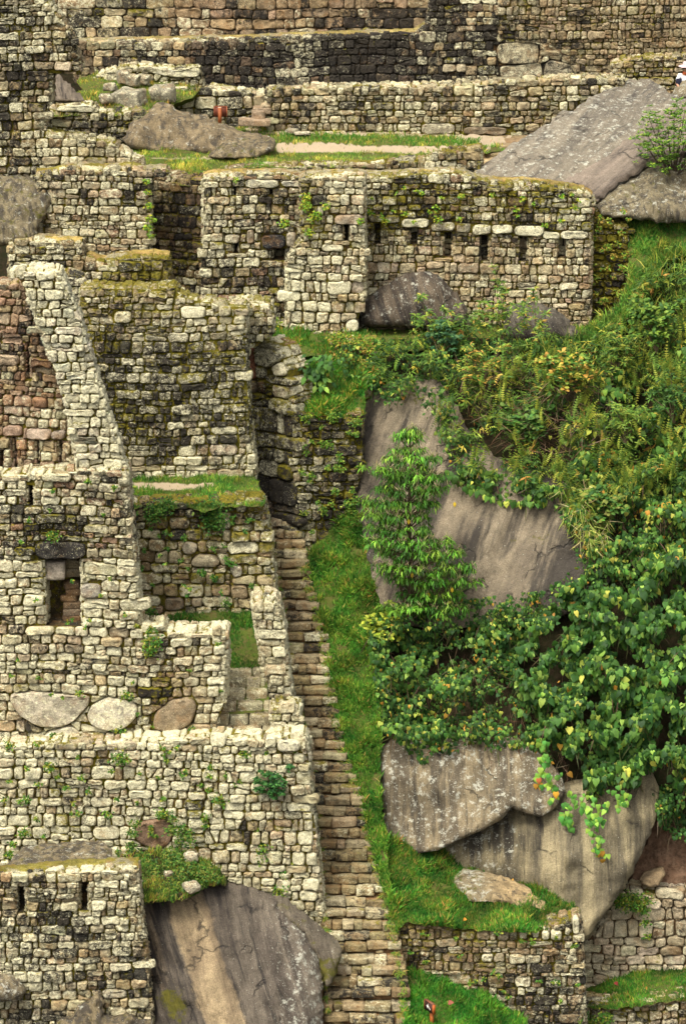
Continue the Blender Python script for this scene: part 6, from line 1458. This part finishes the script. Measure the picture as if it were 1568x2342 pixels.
for _ in range(5):
    P = tp(937 + rt.uniform(-60, 120), rt.uniform(1080, 1370), -.7); scatter(mc, OVAL, P[None], np.array([[0, -.2, -1.0]]), np.array([[0, -1, .2]]), np.array([.16]), np.array([(.55, .38, .03)]))
mt.build('trunk', M_BARK, root); mc.build('crown', M_LEAF, root, smooth=False); mc2.build('seed_plumes', M_LEAF, root, smooth=False)

# ------------------------------------------------------------------ signs
def prism(mb, pts2, y0, y1, col):
    """polygon in x-z extruded along y"""
    n = len(pts2); A = [(p[0], y0, p[1]) for p in pts2]; B = [(p[0], y1, p[1]) for p in pts2]
    tri = tessellate_polygon([[Vector((p[0], p[1], 0)) for p in pts2]])
    mb.add(A + B, [tuple(t) for t in tri] + [tuple(x + n for x in t[::-1]) for t in tri], [(i, (i + 1) % n, n + (i + 1) % n, n + i) for i in range(n)], col)
b = W(985, 2338, 92.15)
root = empty('arrow_sign', b, label='small dark wooden sign with a white arrow on an orange post in the lowest lawn', category='sign'); root.rotation_euler = (0, 0, math.radians(-62))
mb = MB(); bx(mb, (-.045, -.02, -.25), (.045, .06, .36), (.36, .10, .02)); o = mb.build('post', M_PAINT, root, smooth=False)
mb = MB(); bx(mb, (-.21, -.075, .31), (.21, -.02, .57), (.045, .02, .014)); bd_ = mb.build('board', M_PAINT, root, smooth=False)
mb = MB(); bx(mb, (-.225, -.085, .57), (.225, -.005, .59), (.16, .06, .03)); bx(mb, (.21, -.085, .30), (.235, -.005, .57), (.42, .10, .02)); bx(mb, (-.235, -.085, .30), (-.21, -.005, .57), (.20, .06, .02)); mb.build('frame', M_PAINT, bd_, smooth=False)
mb = MB(); ar = [(-.10, .46), (-.02, .53), (-.02, .485), (.10, .405), (.085, .375), (-.035, .445), (-.05, .39), ]; prism(mb, ar, -.079, -.075, (.85, .80, .70)); mb.build('arrow', M_PAINT, bd_, smooth=False)
b = W(503, 276, 115.0)
root = empty('wooden_sign', b, label='reddish brown wooden sign board seen from behind, next to the grey hump of rock', category='sign')
mb = MB(); bx(mb, (-.055, -.05, -.15), (.055, .03, .40), (.28, .075, .02)); mb.build('post', M_PAINT, root, smooth=False)
mb = MB(); bx(mb, (-.16, .03, .12), (.20, .07, .42), (.13, .035, .018)); bo = mb.build('board', M_PAINT, root, smooth=False)
mb = MB(); bx(mb, (.20, .02, .11), (.225, .08, .43), (.33, .10, .04)); bx(mb, (-.185, .02, .11), (-.16, .08, .43), (.25, .07, .03)); bx(mb, (-.16, .02, .42), (.20, .08, .44), (.25, .07, .03)); mb.build('frame', M_PAINT, bo, smooth=False)
mb = MB(); bx(mb, (-.05, -.045, .40), (.05, .025, .415), (.65, .45, .30)); mb.build('post_cap', M_PAINT, root, smooth=False)

# ------------------------------------------------------------------ the visitor at the top right edge
px = W(1564, 272, 116.9); root = empty('person', px, label='visitor in a pinkish wide-brimmed hat and white shirt at the top right edge', category='person')
def skinned(name, pts, edges, rad, col, parent, mat=M_CLOTH):
    me = bpy.data.meshes.new(name); me.from_pydata(pts, edges, []); me.update()
    o = bpy.data.objects.new(name, me); scene.collection.objects.link(o); o.parent = parent
    m = o.modifiers.new('skin', 'SKIN'); m.use_smooth_shade = True
    if not me.skin_vertices: 
        me.attributes  # the modifier adds the layer below when it is missing
        bpy.context.view_layer.objects.active = o
    if me.skin_vertices:
        for sv_, r_ in zip(me.skin_vertices[0].data, rad): sv_.radius = (r_ if isinstance(r_, tuple) else (r_, r_))
        me.skin_vertices[0].data[0].use_root = True
    s_ = o.modifiers.new('sub', 'SUBSURF'); s_.levels = s_.render_levels = 2
    dg = bpy.context.evaluated_depsgraph_get(); dg.update(); me2 = bpy.data.meshes.new_from_object(o.evaluated_get(dg)); o.modifiers.clear(); o.data = me2
    for nm, c in (('col', (*col, 1)), ('wx', (0, 0, 0, 1))):
        a = me2.attributes.get(nm) or me2.attributes.new(nm, 'FLOAT_COLOR', 'POINT'); a.data.foreach_set('color', np.tile(np.array(c, np.float32), len(me2.vertices)))
    me2.materials.clear(); me2.materials.append(mat); me2.polygons.foreach_set('use_smooth', np.ones(len(me2.polygons), bool))
    return o
SKINC = (.42, .22, .13)
# head is turned slightly left, arms bent forward as when walking; pelvis first
body_p = [(0, 0, .88), (0, 0, 1.05), (0, -.02, 1.25), (0, -.03, 1.38), (0, -.05, 1.47), (0, -.08, 1.58), (0, -.07, 1.68),
          (-.17, -.02, 1.36), (-.27, -.03, 1.12), (-.20, -.22, .98), (-.17, -.29, .95), (.17, -.02, 1.36), (.27, .03, 1.12), (.24, -.15, .94), (.22, -.22, .90),
          (-.09, 0, .80), (-.10, -.06, .46), (-.10, .02, .10), (-.10, -.10, .03), (.09, 0, .80), (.11, .04, .46), (.11, .14, .10), (.11, .02, .03)]
body_e = [(0, 1), (1, 2), (2, 3), (3, 4), (4, 5), (5, 6), (3, 7), (7, 8), (8, 9), (9, 10), (3, 11), (11, 12), (12, 13), (13, 14), (0, 15), (15, 16), (16, 17), (17, 18), (0, 19), (19, 20), (20, 21), (21, 22)]
body_r = [(.13, .10), (.125, .09), (.14, .10), (.10, .08), .05, (.075, .09), (.07, .085), .055, .042, .034, .03, .055, .042, .034, .03, .085, .06, .045, .04, .085, .06, .045, .04]
body = skinned('body', body_p, body_e, body_r, SKINC, root)
def hand(parent, wrist, direc, mir):
    w_ = np.array(wrist); d = np.array(direc, float); d /= np.linalg.norm(d); s_ = np.cross(d, [0, 0, 1]); s_ /= np.linalg.norm(s_); n_ = np.cross(s_, d)
    mb = MB(); tube(mb, [w_, w_ + d * .045, w_ + d * .085], [.026, .036, .030], SKINC, 8)
    for i, L in enumerate((.068, .076, .070, .055)):
        o_ = w_ + d * .08 + s_ * (-.026 + i * .018); tube(mb, [o_, o_ + d * L * .5 - n_ * .006, o_ + d * L * .8 - n_ * .022, o_ + d * L * .9 - n_ * .036], [.0095, .009, .008, .006], SKINC, 6)
    o_ = w_ + d * .025 - s_ * .03 * mir; tube(mb, [o_, o_ - s_ * .022 * mir + d * .025, o_ - s_ * .028 * mir + d * .055 - n_ * .01], [.012, .011, .007], SKINC, 6)
    mb.build('hand', M_CLOTH, parent)
hand(body, (-.17, -.29, .95), (.1, -1, -.2), 1); hand(body, (.22, -.22, .90), (0, -1, -.3), -1)
skinned('shirt', [(0, 0, .92), (0, 0, 1.08), (0, -.02, 1.26), (0, -.03, 1.385), (-.175, -.02, 1.365), (-.265, -.025, 1.16), (.175, -.02, 1.365), (.265, .02, 1.16)], [(0, 1), (1, 2), (2, 3), (3, 4), (4, 5), (3, 6), (6, 7)], [(.155, .125), (.15, .115), (.165, .125), (.115, .095), .078, .07, .078, .07], (.80, .80, .82), root)
skinned('trousers', [(0, 0, .93), (0, 0, .86), (-.09, 0, .78), (-.10, -.06, .46), (-.10, .02, .12), (.09, 0, .78), (.11, .04, .46), (.11, .14, .12)], [(0, 1), (1, 2), (2, 3), (3, 4), (1, 5), (5, 6), (6, 7)], [(.155, .12), (.16, .125), .105, .082, .066, .105, .082, .066], (.02, .02, .05), root)
skinned('scarf', [(-.07, -.09, 1.44), (0, -.11, 1.42), (.07, -.06, 1.44), (0, .02, 1.47), (-.07, -.03, 1.46)], [(0, 1), (1, 2), (2, 3), (3, 4), (4, 0)], [.035] * 5, (.60, .12, .03), root)
mb = MB()      # dark day bag over the shoulder
block(mb, (-.20, .02, 1.12), (.20, .26, .34), rp, (.015, .015, .03), (0, 0, 0), r=.6, lump=.04); bag = mb.build('shoulder_bag', M_CLOTH, root)
mb = MB()      # face: nose, eyes, mouth, ears
hc = np.array([0, -.08, 1.62])
tube(mb, [hc + [0, -.082, .03], hc + [0, -.105, -.005], hc + [0, -.09, -.015]], [.010, .014, .010], SKINC, 6); mb.build('nose', M_CLOTH, body)
for sx_ in (-1, 1):
    mb = MB(); tube(mb, [hc + [sx_ * .03, -.088, .03], hc + [sx_ * .03, -.080, .03]], [.012, .012], (.75, .72, .68), 8); tube(mb, [hc + [sx_ * .03, -.093, .03], hc + [sx_ * .03, -.085, .03]], [.006, .007], (.03, .02, .01), 8); mb.build('eye', M_CLOTH, body)
    mb = MB(); tube(mb, [hc + [sx_ * .078, .0, .035], hc + [sx_ * .09, .005, .01], hc + [sx_ * .078, .0, -.025]], [.010, .014, .009], SKINC, 6); mb.build('ear', M_CLOTH, body)
mb = MB(); tube(mb, [hc + [-.026, -.078, -.04], hc + [0, -.088, -.044], hc + [.026, -.078, -.04]], [.004, .008, .004], (.35, .10, .08), 6); mb.build('mouth', M_CLOTH, body)
def lathe(mb, prof, c, col, n=28, tilt=(0, 0)):
    P = []
    for r_, z_ in prof:
        for j in range(n):
            t = 2 * math.pi * j / n; x, y = r_ * math.cos(t), r_ * 1.12 * math.sin(t); P.append((c[0] + x, c[1] + y, c[2] + z_ + tilt[0] * x + tilt[1] * y))
    mb.add(P, None, [(i * n + j, i * n + (j + 1) % n, (i + 1) * n + (j + 1) % n, (i + 1) * n + j) for i in range(len(prof) - 1) for j in range(n)], col)
mb = MB(); lathe(mb, [(.098, -.06), (.104, .0), (.102, .05), (.08, .08), (.03, .09), (.001, .091)], hc + [0, .02, .02], (.03, .018, .012), tilt=(0, .05)); mb.build('hair', M_CLOTH, body)
mb = MB(); lathe(mb, [(.001, .185), (.05, .182), (.085, .165), (.102, .12), (.108, .075), (.20, .050), (.235, .040), (.235, .034), (.20, .043), (.105, .064)], hc + [0, .01, 0], (.50, .36, .36), tilt=(.04, .06)); mb.build('hat', M_CLOTH, root)
for sx_, y_ in ((-.10, -.06), (.11, .05)):
    mb = MB(); block(mb, (sx_, y_ - .02, .045), (.10, .27, .09), rp, (.05, .04, .035), (0, 0, 0), r=.8, lump=.04); mb.build('shoe', M_CLOTH, root)
